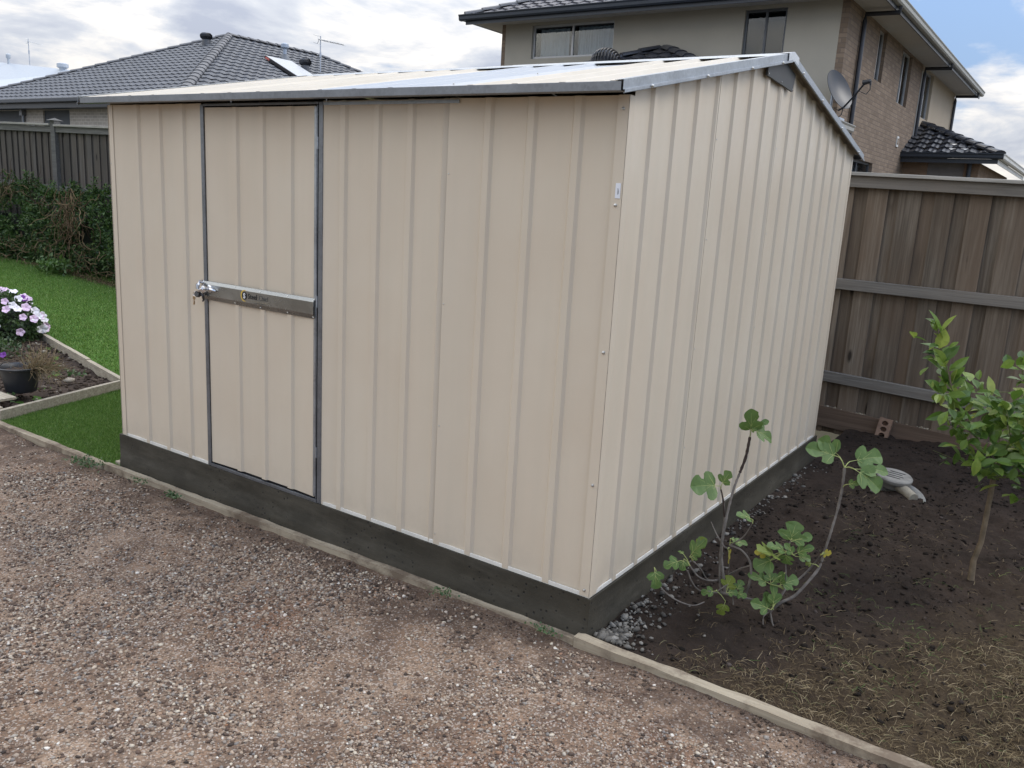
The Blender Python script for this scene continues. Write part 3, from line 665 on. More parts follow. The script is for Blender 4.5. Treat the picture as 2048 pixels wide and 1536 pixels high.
for s_ in (0, 1):
    for t in (.06, .52, .98, 1.36):
        y_ = t if s_ == 0 else 3.04 - t; fast(sme, 'screw', (.0475, y_, 1.812 + .2073 * (t + .12) - .0185), (1, 0, 0), s=1.1)
for k in (1, 2, 3):
    for z_ in (1.72, 1.32, .86, .42, .03): fast(rme, 'rivet', (.0068, .76 * k + .014, z_ + (.0 if k == 1 else .02)), (1, 0, 0))
for x_ in (-.08, -.66, -.86, -1.42, -2.0, -2.6):
    for t in (.15, .75, 1.3): fast(sme, 'screw', (x_ + .0, t, zroof(t) + .0005), (0, -.2, 1), s=.8)
for (a, b) in ((1.275, 2.043), (1.46, 2.033), (1.635, 2.022)): fast(rme, 'rivet', (.019, a, b), (1, 0, 0), s=1.2)
for x_ in (-3.0, -2.83, -2.64, -2.44): fast(rme, 'rivet', (x_, -.010, .011), (0, -1, 0), s=.8)
# paper sticker on the corner
mb = MB(); mb.box((-.0200, -.0098, 1.463), (-.0010, -.0086, 1.513)); st = mb.build('sticker', m_plain('sticker_paper', (.78, .80, .84), .5, vary=.03), shed)
mb = MB()
for x_, z0_, z1_ in ((-.0115, 1.476, 1.497), (-.0095, 1.474, 1.495), (-.0075, 1.478, 1.490)): mb.box((x_, -.0102, z0_), (x_ + .0009, -.0099, z1_))
mb.build('print', m_plain('print_ink', (.1, .1, .12), .6), st)

# ---- door
door = MB()
P_t0, P_t1 = -2.236, -1.478
do = wall_sheet('door', shed, 'front', P_t0, P_t1, [-2.018, -1.832, -1.645], HI - .001, LO, .024, lambda t: 1.777, start=HI - .003, end=HI - .003)
mb = MB(); mb.box((-2.2620, -.0105, .003), (-2.2385, -.0045, 1.790)); mb.box((-2.2385, .000, .003), (-2.236, .016, 1.790))
mb.box((-1.4520, -.0105, .003), (-1.4275, -.0045, 1.792)); mb.box((-2.238, -.0105, 1.783), (-1.456, -.004, 1.793)); mb.box((-2.238, -.0105, .0015), (-1.456, -.001, .016))
mb.build('door_frame', M_GALVD, shed, bevel=.0008)
mb = MB(); mb.box((-2.236, .012, .003), (-1.456, .016, 1.790)); mb.build('door_gap_shade', M_DARKIN, shed)  # black sheet behind the door paints the shade of its gaps
mb = MB(); mb.box((-1.4800, -.0095, .030), (-1.4660, -.0040, 1.774)); mb.build('door_stile', M_GALV, do, bevel=.0006)
mb = MB(); mb.tube([(-1.4635, -.0065, .02), (-1.4635, -.0065, 1.78)], .0016, 8)
for z_ in (1.60, .92, .22): mb.tube([(-1.4600, -.0085, z_), (-1.4600, -.0085, z_ + .05)], .0052, 10)
mb.build('hinge', M_GALV, do, smooth=True)
# brace plate
mg = m_galv('brace_steel', (.36, .37, .36), (.30, .31, .305), .24, .95)
cs = [(-.0075, .9585), (-.0090, .9575), (-.0200, .9460), (-.0215, .9430), (-.0215, .8880), (-.0200, .8850), (-.0090, .8665), (-.0075, .8655)]
V = []; F = []; xs2 = [-2.262, -2.2, -2.0, -1.8, -1.6, -1.4690]
for x_ in xs2:
    for (a, b) in cs: V.append((x_, a, b))
nc = len(cs)
for k in range(len(xs2) - 1):
    for j in range(nc - 1): F.append((k * nc + j, (k + 1) * nc + j, (k + 1) * nc + j + 1, k * nc + j + 1))
F += [tuple(range(nc)), tuple(range((len(xs2) - 1) * nc, len(xs2) * nc))[::-1]]
mb = MB(); mb.faces(V, F); mb.build('brace_plate', mg, do)
for x_ in (-2.018, -1.832, -1.645, -1.476): fast(rme, 'rivet', (x_, -.0150, .9500), (0, -.7, .7), do, 1.5); fast(rme, 'rivet', (x_, -.0145, .8745), (0, -.7, -.7), do, 1.3)
# latch: turned handle, hasp loop, keeper
ch = m_plain('chrome', (.72, .74, .78), .12, 1.0, .6, .03)
mb = MB()
mb.lathe([(.021, 0), (.020, .005), (.013, .010), (.011, .026), (.017, .031), (.017, .040), (.012, .043)], (-2.200, -.0215, .9245), 20, axis=(0, -1, 0))
mb.tube([(-2.200, -.058, .926), (-2.214, -.060, .921), (-2.236, -.056, .912), (-2.250, -.050, .905)], [.010, .0095, .0085, .007], 12)
mb.tube([(-2.180, -.034, .9235), (-2.160, -.030, .920), (-2.150, -.026, .917)], [.010, .008, .004], 12)
mb.tube([(-2.246, -.022, .950), (-2.256, -.038, .955), (-2.262, -.046, .940), (-2.260, -.050, .918)], [.005, .009, .0105, .008], 12)
mb.box((-2.2640, -.0235, .868), (-2.2440, -.0220, .962))
mb.build('latch_handle', ch, do, smooth=True)
mb = MB(); mb.lathe([(.013, -.012), (.016, -.006), (.016, .006), (.013, .012)], (-2.262, -.046, .893), 16, axis=(.3, -1, .2)); mb.tube([(-2.246, -.040, .895), (-2.236, -.036, .884), (-2.240, -.030, .866), (-2.250, -.028, .858)], [.006, .006, .005, .004], 10)
mb.build('lock_barrel', m_plain('dark_chrome', (.10, .10, .105), .25, .9), do, smooth=True)
ks = empty('key_ring', (-2.268, -.055, .890), 'small ring of keys hanging from the lock on the shed door', 'keys')
br_ = m_plain('brass_key', (.55, .40, .24), .3, .9)
mb = MB(); mb.tube([(-2.275 + .011 * math.cos(a), -.056, .893 + .011 * math.sin(a)) for a in np.linspace(0, 2 * math.pi, 17)], .0013, 6, cap=False); mb.build('ring', ch, ks, smooth=True)
for q, (dx, tl) in enumerate(((-.003, .10), (.004, -.16))):
    mb = MB(); c_ = Vector((-2.276 + dx, -.058 - q * .003, .874)); mb.lathe([(.0085, -.0010), (.0095, 0), (.0085, .0010)], c_, 14, axis=(0.2 * (q * 2 - 1), -1, 0))
    e = c_ + Vector((tl * .04, 0, -.034)); mb.beam(c_ + Vector((0, 0, -.006)), e, .0052, .0017, (0, 1, 0)); mb.box((e.x + .002, e.y - .0008, e.z + .006), (e.x + .0048, e.y + .0008, e.z + .010)); mb.box((e.x + .002, e.y - .0008, e.z + .014), (e.x + .0042, e.y + .0008, e.z + .018))
    mb.build('key', br_, ks)
# logo
ink = m_plain('logo_ink', (.008, .008, .008), .5, vary=.02); yel = m_plain('logo_yellow', (.70, .47, .06), .5, vary=.03); wht = m_plain('logo_white', (.75, .77, .78), .4, vary=.03)
def text(name, s, size, loc, mat, parent, offset=0, ext=.0004, shear=0, sx=1.0):
    cu_ = bpy.data.curves.new(name, 'FONT'); cu_.body = s; cu_.size = size; cu_.extrude = ext; cu_.offset = offset; cu_.shear = shear; cu_.resolution_u = 3
    to = bpy.data.objects.new(name, cu_); col.objects.link(to); bpy.context.view_layer.update()
    me = bpy.data.meshes.new_from_object(to.evaluated_get(bpy.context.evaluated_depsgraph_get())); bpy.data.objects.remove(to)
    T = Matrix.Translation(loc) @ Matrix.Rotation(R(90), 4, 'X') @ Matrix.Diagonal((sx, 1, 1, 1)); me.transform(T); me.name = name
    return link(name, me, mat, parent)
lc = (-1.938, .919)
mb = MB(); mb.lathe([(.0185, 0), (.0185, .0005)], (lc[0], -.02155, lc[1]), 28, axis=(0, -1, 0)); mb.build('emblem', ink, do)
V = []; F = []; arc = np.linspace(R(62), R(292), 26)
for k, a in enumerate(arc):
    wv = .0065 * math.sin(math.pi * k / 25) ** .6 + .0004; ro = .0272
    for r_2 in (ro - wv, ro):
        V += [(lc[0] - .001 + r_2 * math.cos(a), -.0221, lc[1] + r_2 * math.sin(a))]
for k in range(25): F.append((2 * k, 2 * k + 1, 2 * k + 3, 2 * k + 2))
mb = MB(); mb.faces(V, F); mb.build('emblem', yel, do)
text('lettering', 'S', .034, (lc[0] - .0095, -.0224, lc[1] - .0118), wht, do, .0012)
text('lettering', 'Steel', .0345, (-1.914, -.0221, .9085), ink, do, .0006, sx=.98)
text('lettering', 'Chief', .034, (-1.8365, -.0221, .9085), m_plain('logo_grey_ink', (.05, .052, .055), .5, vary=.02), do, -.0003, sx=.92)
mb = MB(); rr = random.Random(4); x_ = -1.912
while x_ < -1.765:
    l_ = rr.uniform(.006, .016); mb.box((x_, -.0222, .8985), (x_ + l_, -.0217, .9005)); x_ += l_ + .005
mb.build('fine_print', m_plain('print_gold', (.30, .25, .16), .5), do)
mb = MB(); mb.box((-1.872, -.0222, .8915), (-1.795, -.0217, .8928)); mb.build('fine_print', ink, do)

# ---------------------------------------------------------------- fences
def paling_mesh(x0, x1, yf, zb, zt, wmin, wmax, seed):
    """board-on-board palings facing -Y; each board its own island"""
    rr = random.Random(seed); mb = MB(); x = x0; k = 0
    while x < x1:
        w_ = rr.uniform(wmin, wmax)
        if k % 2 == 0: a, b, d = x, x + w_, 0.0
        else: a, b, d = x - .022, x + w_ * .62 + .022, .019; w_ *= .62
        t = rr.uniform(-.002, .002); za = zt((a + b) / 2) - rr.uniform(0, .004); zb_ = zb((a + b) / 2)
        y0 = yf + d + rr.uniform(0, .003)
        mb.faces([(a, y0 + t, zb_), (b, y0 - t, zb_), (b, y0 + .013, zb_), (a, y0 + .013, zb_), (a, y0 + t, za), (b, y0 - t, za), (b, y0 + .013, za), (a, y0 + .013, za)],
                 [(0, 3, 2, 1), (4, 5, 6, 7), (0, 1, 5, 4), (1, 2, 6, 5), (2, 3, 7, 6), (3, 0, 4, 7)])
        x += w_; k += 1
    return mb
def rail(mb, x0, x1, y0, y1, z0, z1, zf):
    a, b = zf(x0), zf(x1)
    mb.faces([(x0, y0, z0 + a), (x1, y0, z0 + b), (x1, y1, z0 + b), (x0, y1, z0 + a), (x0, y0, z1 + a), (x1, y0, z1 + b), (x1, y1, z1 + b), (x0, y1, z1 + a)],
             [(0, 3, 2, 1), (4, 5, 6, 7), (0, 1, 5, 4), (1, 2, 6, 5), (2, 3, 7, 6), (3, 0, 4, 7)])
M_PAL = m_wood('paling_wood', (.325, .278, .218), (.145, .115, .086), (.175, .124, .084), (21, 21, .8))
M_RAIL = m_wood('rail_wood', (.300, .285, .255), (.190, .175, .155), (.23, .20, .165), (30, 30, .9), False, True)
M_CAP = m_wood('cap_wood', (.52, .50, .45), (.40, .375, .33), None, (26, 26, .9), False, True)
zt_ = lambda x: -.020 * (x + .25)
f1 = empty('paling_fence', (1.0, 4.12, -.16), 'brown weathered paling fence with rails at the right, behind the citrus tree', 'fence')
paling_mesh(-3.0, 3.6, 4.102, lambda x: -.22, lambda x: 1.70 + zt_(x), .118, .155, 5).build('palings', M_PAL, f1)
mb = MB(); rail(mb, -3.0, 3.6, 4.020, 4.150, 1.738, 1.763, zt_); mb.build('capping', M_CAP, f1, bevel=.003)
mb = MB(); rail(mb, -3.0, 3.6, 4.052, 4.078, 1.655, 1.7375, zt_); mb.build('fascia_board', M_RAIL, f1, bevel=.003)
for a, b in ((.903, .983), (.189, .269)):
    mb = MB(); rail(mb, -3.0, 3.6, 4.060, 4.100, a, b, lambda x: -.008 * (x + .25) if a > .5 else -.032 * (x + .25)); mb.build('rail', M_RAIL, f1, bevel=.003)
M_PLINTH = m_wood('plinth_wood', (.205, .150, .110), (.125, .088, .062), (.15, .10, .07), (26, 26, .8), False, True)
zp = lambda x: -.052 * (x + .25)
mb = MB(); rail(mb, -3.0, .215, 4.080, 4.101, -.17, -.011, zp); mb.build('plinth', M_PLINTH, f1, bevel=.002)
mb = MB(); rail(mb, .225, 3.6, 4.080, 4.101, -.19, -.011, zp); mb.build('plinth', M_PLINTH, f1, bevel=.002)
# brick with three holes leaning on the plinth
def holed_brick():
    me = bpy.data.meshes.new('hollow_brick'); bm = bmesh.new(); W_, H_, D_ = .092, .165, .055; n = 20
    holes = [(0, -.046), (0, 0), (0, .046)]; R_ = .019
    for y_ in (0, D_):
        pass
    # front face as three cells, each a ring between hole circle and cell rectangle
    cells = [(-H_ / 2, -.023), (-.023, .023), (.023, H_ / 2)]
    for (z0, z1), (cx_, cz_) in zip(cells, holes):
        ci = []; co = []
        for k in range(n):
            a = 2 * math.pi * (k + .5) / n; c_, s_ = math.cos(a), math.sin(a)
            ci.append((cx_ + R_ * c_ * 1.15, cz_ + R_ * s_ * .95))
            t = min((W_ / 2) / abs(c_) if c_ else 9, ((z1 - cz_) / s_ if s_ > 0 else (z0 - cz_) / s_) if s_ else 9); co.append((cx_ + t * c_, cz_ + t * s_))
        corners = [(W_ / 2, z0), (W_ / 2, z1), (-W_ / 2, z1), (-W_ / 2, z0)]
        for cn in corners:
            j = min(range(n), key=lambda q: (co[q][0] - cn[0]) ** 2 + (co[q][1] - cn[1]) ** 2); co[j] = cn
        vi = [bm.verts.new((a, 0, b)) for a, b in ci]; vo = [bm.verts.new((a, 0, b)) for a, b in co]; vb = [bm.verts.new((a, D_ * .8, b)) for a, b in ci]
        for k in range(n):
            k2 = (k + 1) % n; bm.faces.new((vi[k], vi[k2], vo[k2], vo[k])); bm.faces.new((vi[k], vb[k], vb[k2], vi[k2]))
        bm.faces.new(vb)
    for q in ([(-1, 0, -1), (-1, 1, -1), (-1, 1, 1), (-1, 0, 1)], [(1, 0, -1), (1, 0, 1), (1, 1, 1), (1, 1, -1)], [(-1, 0, 1), (-1, 1, 1), (1, 1, 1), (1, 0, 1)], [(-1, 0, -1), (1, 0, -1), (1, 1, -1), (-1, 1, -1)], [(-1, 1, -1), (1, 1, -1), (1, 1, 1), (-1, 1, 1)]):
        bm.faces.new([bm.verts.new((a * W_ / 2, b * D_, c * H_ / 2)) for a, b, c in q])
    bm.normal_update(); bm.to_mesh(me); bm.free()
    o = link('hollow_brick', me, m_plain('clay_brick', (.235, .155, .110), .9, 0, .2, .25, 14, .6, 70, .004)); o.location = (.262, 4.008, -.090); o.rotation_euler = (R(-12), R(6), 0)
    props(o, 'clay brick with three round holes leaning against the fence plinth', 'brick')
holed_brick()

M_GPAL = m_wood('grey_paling_wood', (.165, .152, .138), (.085, .077, .069), (.125, .105, .085), (30, 30, .9))
M_GRAIL = m_wood('grey_rail_wood', (.23, .225, .21), (.145, .14, .132), None, (30, 30, .9), False, True)
zt2 = lambda x: 2.098 - .0185 * (x + 10.44)
f2 = empty('paling_fence', (-10.0, 4.42, .05), 'dark grey weathered paling fence at the left, behind the hedge', 'fence')
paling_mesh(-21, -3.2, 4.405, lambda x: -.1, lambda x: -.11 + zt2(x), .105, .135, 9).build('palings', M_GPAL, f2)
mb = MB(); rail(mb, -21, -12.02, 4.33, 4.47, -.030, 0, zt2); mb.build('capping', M_CAP, f2, bevel=.003)
mb = MB(); rail(mb, -11.90, -3.2, 4.33, 4.47, -.040, -.01, zt2); mb.build('capping', M_CAP, f2, bevel=.003)
mb = MB(); rail(mb, -21, -3.2, 4.365, 4.392, -.125, -.041, zt2); mb.build('fascia_board', M_GRAIL, f2, bevel=.003)
for dz in (-.99, -1.75):
    mb = MB(); rail(mb, -21, -3.2, 4.365, 4.403, dz, dz + .075, zt2); mb.build('rail', M_GRAIL, f2, bevel=.003)
for px in (-11.96, -17.0):
    mb = MB(); mb.box((px - .06, 4.352, -.1), (px + .06, 4.45, zt2(px) + .045)); mb.faces([(px - .075, 4.30, zt2(px) + .046), (px + .075, 4.30, zt2(px) + .046), (px + .075, 4.49, zt2(px) + .046), (px - .075, 4.49, zt2(px) + .046), (px, 4.395, zt2(px) + .085)], [(3, 2, 1, 0), (0, 1, 4), (1, 2, 4), (2, 3, 4), (3, 0, 4)])
    mb.build('post', M_GRAIL, f2)

# ---------------------------------------------------------------- houses
def wall_grid(mb, axis, c, u0, u1, z0, z1, holes, depth, inward, m=0, mrev=0):
    """wall face in plane axis=c with rectangular holes (u0,u1,z0,z1) and reveals of given depth"""
    us = sorted({u0, u1, *[h[0] for h in holes], *[h[1] for h in holes]}); zs = sorted({z0, z1, *[h[2] for h in holes], *[h[3] for h in holes]})
    P = (lambda u, z, d=0: (u, c + inward * d, z)) if axis == 'y' else (lambda u, z, d=0: (c + inward * d, u, z))
    for i in range(len(us) - 1):
        for j in range(len(zs) - 1):
            uc, zc = (us[i] + us[i + 1]) / 2, (zs[j] + zs[j + 1]) / 2
            if any(h[0] < uc < h[1] and h[2] < zc < h[3] for h in holes): continue
            mb.poly([P(us[i], zs[j]), P(us[i + 1], zs[j]), P(us[i + 1], zs[j + 1]), P(us[i], zs[j + 1])], m)
    for a, b, c0, c1 in holes:
        for q in ([(a, c0), (b, c0)], [(b, c0), (b, c1)], [(b, c1), (a, c1)], [(a, c1), (a, c0)]):
            mb.poly([P(*q[0]), P(*q[1]), P(*q[1], depth), P(*q[0], depth)], mrev)
M_FRAME = m_plain('window_frame_dark', (.10, .11, .125), .45, .2, .5, .05); M_FRAMEL = m_plain('window_frame_silver', (.48, .49, .50), .4, .3, .5, .05)
gm = Mat('window_glass', (.02, .025, .03), .03, 0, .9)
tr = gm.n.new('ShaderNodeBsdfTransparent'); tr.inputs[0].default_value = (.82, .86, .88, 1); gl = gm.n.new('ShaderNodeBsdfGlossy'); gl.inputs['Roughness'].default_value = .02
fr = gm.n.new('ShaderNodeFresnel'); fr.inputs[0].default_value = 1.6; fm = gm.math('ADD', gm.math('MULTIPLY', fr.outputs[0], .75), .02)
mixs = gm.n.new('ShaderNodeMixShader'); gm.l.new(fm, mixs.inputs[0]); gm.l.new(tr.outputs[0], mixs.inputs[1]); gm.l.new(gl.outputs[0], mixs.inputs[2]); gm.l.new(mixs.outputs[0], gm.n['Material Output'].inputs[0]); M_GLASS = gm.m
M_ROOM = m_plain('room_dark', (.035, .04, .05), .9, vary=.2); M_CURT = m_plain('sheer_curtain', (.62, .66, .70), .9, vary=.08)
def window(parent, axis, c, inward, u0, u1, z0, z1, mull=(), frame=None, curtain=(), depth=.09, fw=.045, room=M_ROOM, label=None):
    P = (lambda u, z, d: (u, c + inward * d, z)) if axis == 'y' else (lambda u, z, d: (c + inward * d, u, z))
    def bx(mb, a, b, p, q, d0, d1):
        A, B = P(a, p, d0), P(b, q, d1); mb.box(tuple(min(i, j) for i, j in zip(A, B)), tuple(max(i, j) for i, j in zip(A, B)))
    mb = MB(); bx(mb, u0, u1, z0, z0 + fw, depth - .05, depth); bx(mb, u0, u1, z1 - fw, z1, depth - .05, depth); bx(mb, u0, u0 + fw, z0 + fw, z1 - fw, depth - .05, depth); bx(mb, u1 - fw, u1, z0 + fw, z1 - fw, depth - .05, depth)
    for m_ in mull: bx(mb, m_ - fw * .5, m_ + fw * .5, z0 + fw, z1 - fw, depth - .045, depth - .001)
    w_ = mb.build('window', frame or M_FRAMEL, parent)
    if label: w_['label'] = label
    mb = MB(); bx(mb, u0 + fw, u1 - fw, z0 + fw, z1 - fw, depth - .028, depth - .022); mb.build('pane', M_GLASS, w_)
    mb = MB(); D = .9
    mb.poly([P(u0, z0, depth + D), P(u1, z0, depth + D), P(u1, z1, depth + D), P(u0, z1, depth + D)])
    for q in ([(u0, z0), (u1, z0)], [(u1, z0), (u1, z1)], [(u1, z1), (u0, z1)], [(u0, z1), (u0, z0)]): mb.poly([P(*q[0], depth), P(*q[1], depth), P(*q[1], depth + D), P(*q[0], depth + D)])
    mb.build('room', room, w_)
    for (a, b, top, dens) in curtain:
        mb = MB(); n = int((b - a) / .012) + 2; V = []
        for k in range(n):
            u = a + (b - a) * k / (n - 1); dd = depth + .12 + .022 * math.sin(u * dens) + .012 * math.sin(u * dens * 2.7 + 1)
            V += [P(u, z0 + .01, dd), P(u, top, dd * .98)]
        mb.faces(V, [(2 * k, 2 * k + 2, 2 * k + 3, 2 * k + 1) for k in range(n - 1)]); mb.build('curtain', M_CURT, w_, smooth=True)
    return w_

def tile_roof(mb, O, U, S, bounds, length, course=.34, wave=.30, amp=.020, lift=.030, m=0):
    O = Vector(O); U = Vector(U).normalized(); S = Vector(S).normalized(); Nn = U.cross(S); Nn = Nn if Nn.z > 0 else -Nn; k = 0; s = 0.0
    while s < length - 1e-3:
        s1 = min(length, s + course); a0, b0 = bounds(s); a1, b1 = bounds(s1); lo, hi = min(a0, a1), max(b0, b1)
        st = wave / 6; n = max(2, int((hi - lo) / st) + 1); us = [math.floor(lo / st) * st + st * j for j in range(n + 2)]
        base = len(mb.v)
        for u in us:
            h = amp * (math.cos(2 * math.pi * u / wave)) ** 3
            ua = min(max(u, a0), b0); ub = min(max(u, a1), b1)
            mb.v.append(tuple(O + U * ua + S * (s - .012) + Nn * (lift * .25 + 0))); mb.v.append(tuple(O + U * ua + S * (s - .012) + Nn * (lift + h))); mb.v.append(tuple(O + U * ub + S * s1 + Nn * (h * .9)))
        for j in range(len(us) - 1):
            a = base + 3 * j; b = a + 3
            mb.f += [(a, b, b + 1, a + 1), (a + 1, b + 1, b + 2, a + 2)]; mb.m += [m, m]
        s = s1; k += 1
def ridge_caps(mb, p, q, r=.13, seg=.40, rise=.035):
    p = Vector(p); q = Vector(q); L = (q - p).length; n = max(1, round(L / seg)); d = (q - p) / n
    side = d.cross(Vector((0, 0, 1))).normalized(); up = side.cross(d).normalized(); up = up if up.z > 0 else -up
    for k in range(n):
        a = p + d * k - d * .06; b = p + d * (k + 1)
        for (e, rr) in ((a, r), (b, r * .86)):
            for j in range(7):
                t = math.pi * j / 6; mb.v.append(tuple(e + side * math.cos(t) * rr * 1.15 + up * (math.sin(t) * rr * .62 + (rise if e is a else rise * .55) - .05)))
        bs = len(mb.v) - 14
        for j in range(6): mb.f.append((bs + j, bs + j + 1, bs + 8 + j, bs + 7 + j)); mb.m.append(0)
        mb.f.append(tuple(bs + j for j in range(7))); mb.m.append(0)
def whirly(parent_loc, label, s=1.0, group=None, tilt=0):
    t = empty('roof_ventilator', parent_loc, label, 'roof vent', group); x, y, z = parent_loc; dk = m_plain('vent_dark', (.035, .037, .042), .45, .3)
    mb = MB(); mb.lathe([(.17 * s, -.12), (.17 * s, .12 * s), (.15 * s, .26 * s)], (x, y, z), 18); mb.build('throat', m_plain('vent_grey', (.10, .105, .115), .5, .2), t, smooth=True)
    mb = MB(); n = 26; prof = [(.15, .24), (.22, .29), (.245, .36), (.235, .43), (.17, .49), (.05, .51)]
    for k in range(n):
        a = 2 * math.pi * k / n; V = []
        for (r_, h_) in prof:
            for da, rr in ((0, r_ * s), (2 * math.pi / n * .72, r_ * s * .90)):
                V.append((x + rr * math.cos(a + da + h_ * .8), y + rr * math.sin(a + da + h_ * .8), z + h_ * s))
        mb.faces(V, [(2 * j, 2 * j + 1, 2 * j + 3, 2 * j + 2) for j in range(len(prof) - 1)])
    mb.lathe([(.13 * s, .25 * s), (.19 * s, .36 * s), (.14 * s, .48 * s)], (x, y, z), 16); mb.build('turbine', dk, t)
    return t
def antenna(loc, h, label, s=1.0):
    t = empty('tv_antenna', loc, label, 'antenna', None); x, y, z = loc; al = m_plain('antenna_alu', (.50, .54, .60), .4, .6)
    mb = MB(); mb.tube([(x, y, z - .1), (x, y, z + h)], .022 * s, 8); mb.tube([(x, y, z + h * .42), (x, y, z + h * .55)], .04 * s, 8); mb.build('mast', al, t)
    mb = MB(); zt3 = z + h * .90; L = 1.25 * s; dv = Vector((.90, .10, -.17)); p0 = Vector((x, y, zt3)) - dv * .12
    mb.tube([p0, p0 + dv * L], .014 * s, 6)
    for k in range(15):
        c = p0 + dv * (L * (.12 + .86 * k / 14)); l_ = (.13 - .002 * k) * s; mb.tube([c + Vector((-.25 * l_, -l_, .03)), c + Vector((.25 * l_, l_, -.03))], .008 * s, 5)
    for q in (-1, 1): mb.tube([p0 + dv * .05, p0 + Vector((-.05, 0, q * .13 * s)) + dv * .02], .012 * s, 5); mb.tube([p0 + Vector((-.05, -.16 * s, q * .13 * s)), p0 + Vector((-.05, .16 * s, q * .13 * s))], .010 * s, 5)
    mb.build('aerial', m_plain('antenna_elements', (.66, .66, .64), .45, .4), t); return t

M_TILE = m_island('dark_roof_tiles', [(0, (.085, .09, .10)), (1, (.115, .12, .13))], .55, .45, .25, scale=5)
def m_tile(name, a, b, rough=.55, var=.5):
    m = Mat(name, a, rough, 0, .4); v = m.tc(); n = m.noise(v, 1.3, 5, .6); f = m.noise(v, 9, 4, .6); vo = m.voro(m.tc(scale=(1, 1, 1)), 3.2, 'F1', 'Color'); bw = m.n.new('ShaderNodeRGBToBW'); m.l.new(vo, bw.inputs[0])
    c = m.mix(m.ramp(n, [(.3, 0), (.7, 1)]), a, b); c = m.mix(m.ramp(bw.outputs[0], [(.3, 0), (.8, var)]), c, tuple(x * .72 for x in a)); c = m.mix(m.ramp(f, [(.5, 0), (.8, .35)]), c, tuple(x * 1.35 for x in b)); m.col(c); return m.m
M_TILE = m_tile('grey_concrete_tiles', (.095, .102, .115), (.125, .132, .146), .5)
M_TILEC = m_tile('grey_cap_tiles', (.15, .15, .155), (.19, .19, .195), .6)
M_GUT = m_plain('dark_gutter', (.040, .050, .066), .35, .1, .5, .06)
M_BRICKG = m_brick('grey_brick', (.44, .41, .37), (.54, .505, .46), (.70, .67, .62))
M_SHUT = m_plain('dark_panel', (.075, .088, .105), .6, 0, .4, .06)

# --- left single storey house
hl = empty('brick_house', (-24.3, 17.5, .3), 'single storey grey brick house with dark tiled hip roof behind the left fence', 'house')
AX, AY0, AY1, RZ, EZ, EY, HW, PT = -24.3, 17.0, 21.1, 6.25, 3.42, 10.7, 6.3, .449
n_ = math.sqrt(1 + PT * PT); SLn = HW * n_
mb = MB()
tile_roof(mb, (AX, EY, EZ), (1, 0, 0), (0, 1, PT), lambda s: (-HW + s / n_, HW - s / n_), SLn)                                 # front hip end
tile_roof(mb, (AX + HW, 0, EZ), (0, 1, 0), (-1, 0, PT), lambda s: (EY + s / n_, AY1 + HW - s / n_), SLn)                          # right slope
tile_roof(mb, (AX - HW, 0, EZ), (0, 1, 0), (1, 0, PT), lambda s: (EY + s / n_, AY1 + HW - s / n_), SLn, wave=.6)
tile_roof(mb, (AX, AY1 + HW, EZ), (1, 0, 0), (0, -1, PT), lambda s: (-HW + s / n_, HW - s / n_), SLn, wave=.6)
rf = mb.build('roof', M_TILE, hl)
mb = MB(); cz = .03
for a, b in (((AX + HW, EY, EZ + cz), (AX, AY0, RZ + cz)), ((AX - HW, EY, EZ + cz), (AX, AY0, RZ + cz)), ((AX, AY0, RZ + cz), (AX, AY1, RZ + cz)), ((AX + HW, AY1 + HW, EZ + cz), (AX, AY1, RZ + cz))): ridge_caps(mb, a, b)
mb.build('ridge_capping', M_TILEC, rf)
mb = MB(); mb.box((AX - HW - .12, EY - .13, EZ - .10), (AX + HW + .12, EY, EZ + .02)); mb.box((AX + HW, EY + .001, EZ - .10), (AX + HW + .12, AY1 + HW + .1, EZ + .02)); mb.build('gutter', M_GUT, hl, bevel=.02)
mb = MB(); mb.box((AX - HW, EY + .01, EZ - .24), (AX + HW - .01, EY + .035, EZ - .101)); mb.box((AX - HW, EY + .036, EZ - .23), (AX + HW - .05, 11.2, EZ - .20)); mb.build('eave', M_GUT, hl)
WY = 11.2; WZ1 = EZ - .231
holes = [(-31.0, -27.25, .6, 3.17), (-25.95, -25.86, .9, 2.0), (-24.92, -23.55, 1.0, 3.17)]
holes = [(-30.4, -26.85, .6, 3.18), (-25.55, -24.05, 1.2, 3.18)]
mb = MB(); wall_grid(mb, 'y', WY, AX - HW + .5, AX + HW - .5, .05, WZ1, holes, .11, 1); wall_grid(mb, 'x', AX + HW - .5, WY, AY1 + HW - .5, .05, WZ1, [], .1, -1)
mb.poly([(AX - HW + .5, WY, .05), (AX - HW + .5, AY1 + HW - .5, .05), (AX - HW + .5, AY1 + HW - .5, WZ1), (AX - HW + .5, WY, WZ1)])
mb.build('wall', M_BRICKG, hl)
mb = MB(); mb.box((-30.4, WY + .05, 2.62), (-26.85, WY + .10, 3.18)); mb.build('head_panel', M_SHUT, hl)
mb = MB(); mb.box((-30.4, WY + 1.5, .3), (-26.85, WY + 1.6, 3.0)); mb.build('porch_recess', M_ROOM, hl)
mb = MB(); mb.box((-25.55, WY + .05, 2.52), (-24.05, WY + .10, 3.18)); mb.build('head_panel', M_SHUT, hl)
window(hl, 'y', WY, 1, -25.55, -24.05, 1.2, 2.515, (-24.85,), M_FRAME, [(-24.8, -24.1, 2.46, 30)], fw=.06)
mb = MB(); mb.tube([(-26.62, WY - .06, .1), (-26.62, WY - .06, 3.1)], .045, 10); mb.box((-26.70, WY - .14, 3.02), (-26.54, WY - .005, 3.32)); mb.build('downpipe', M_GALVD, hl, smooth=True)
mb = MB()
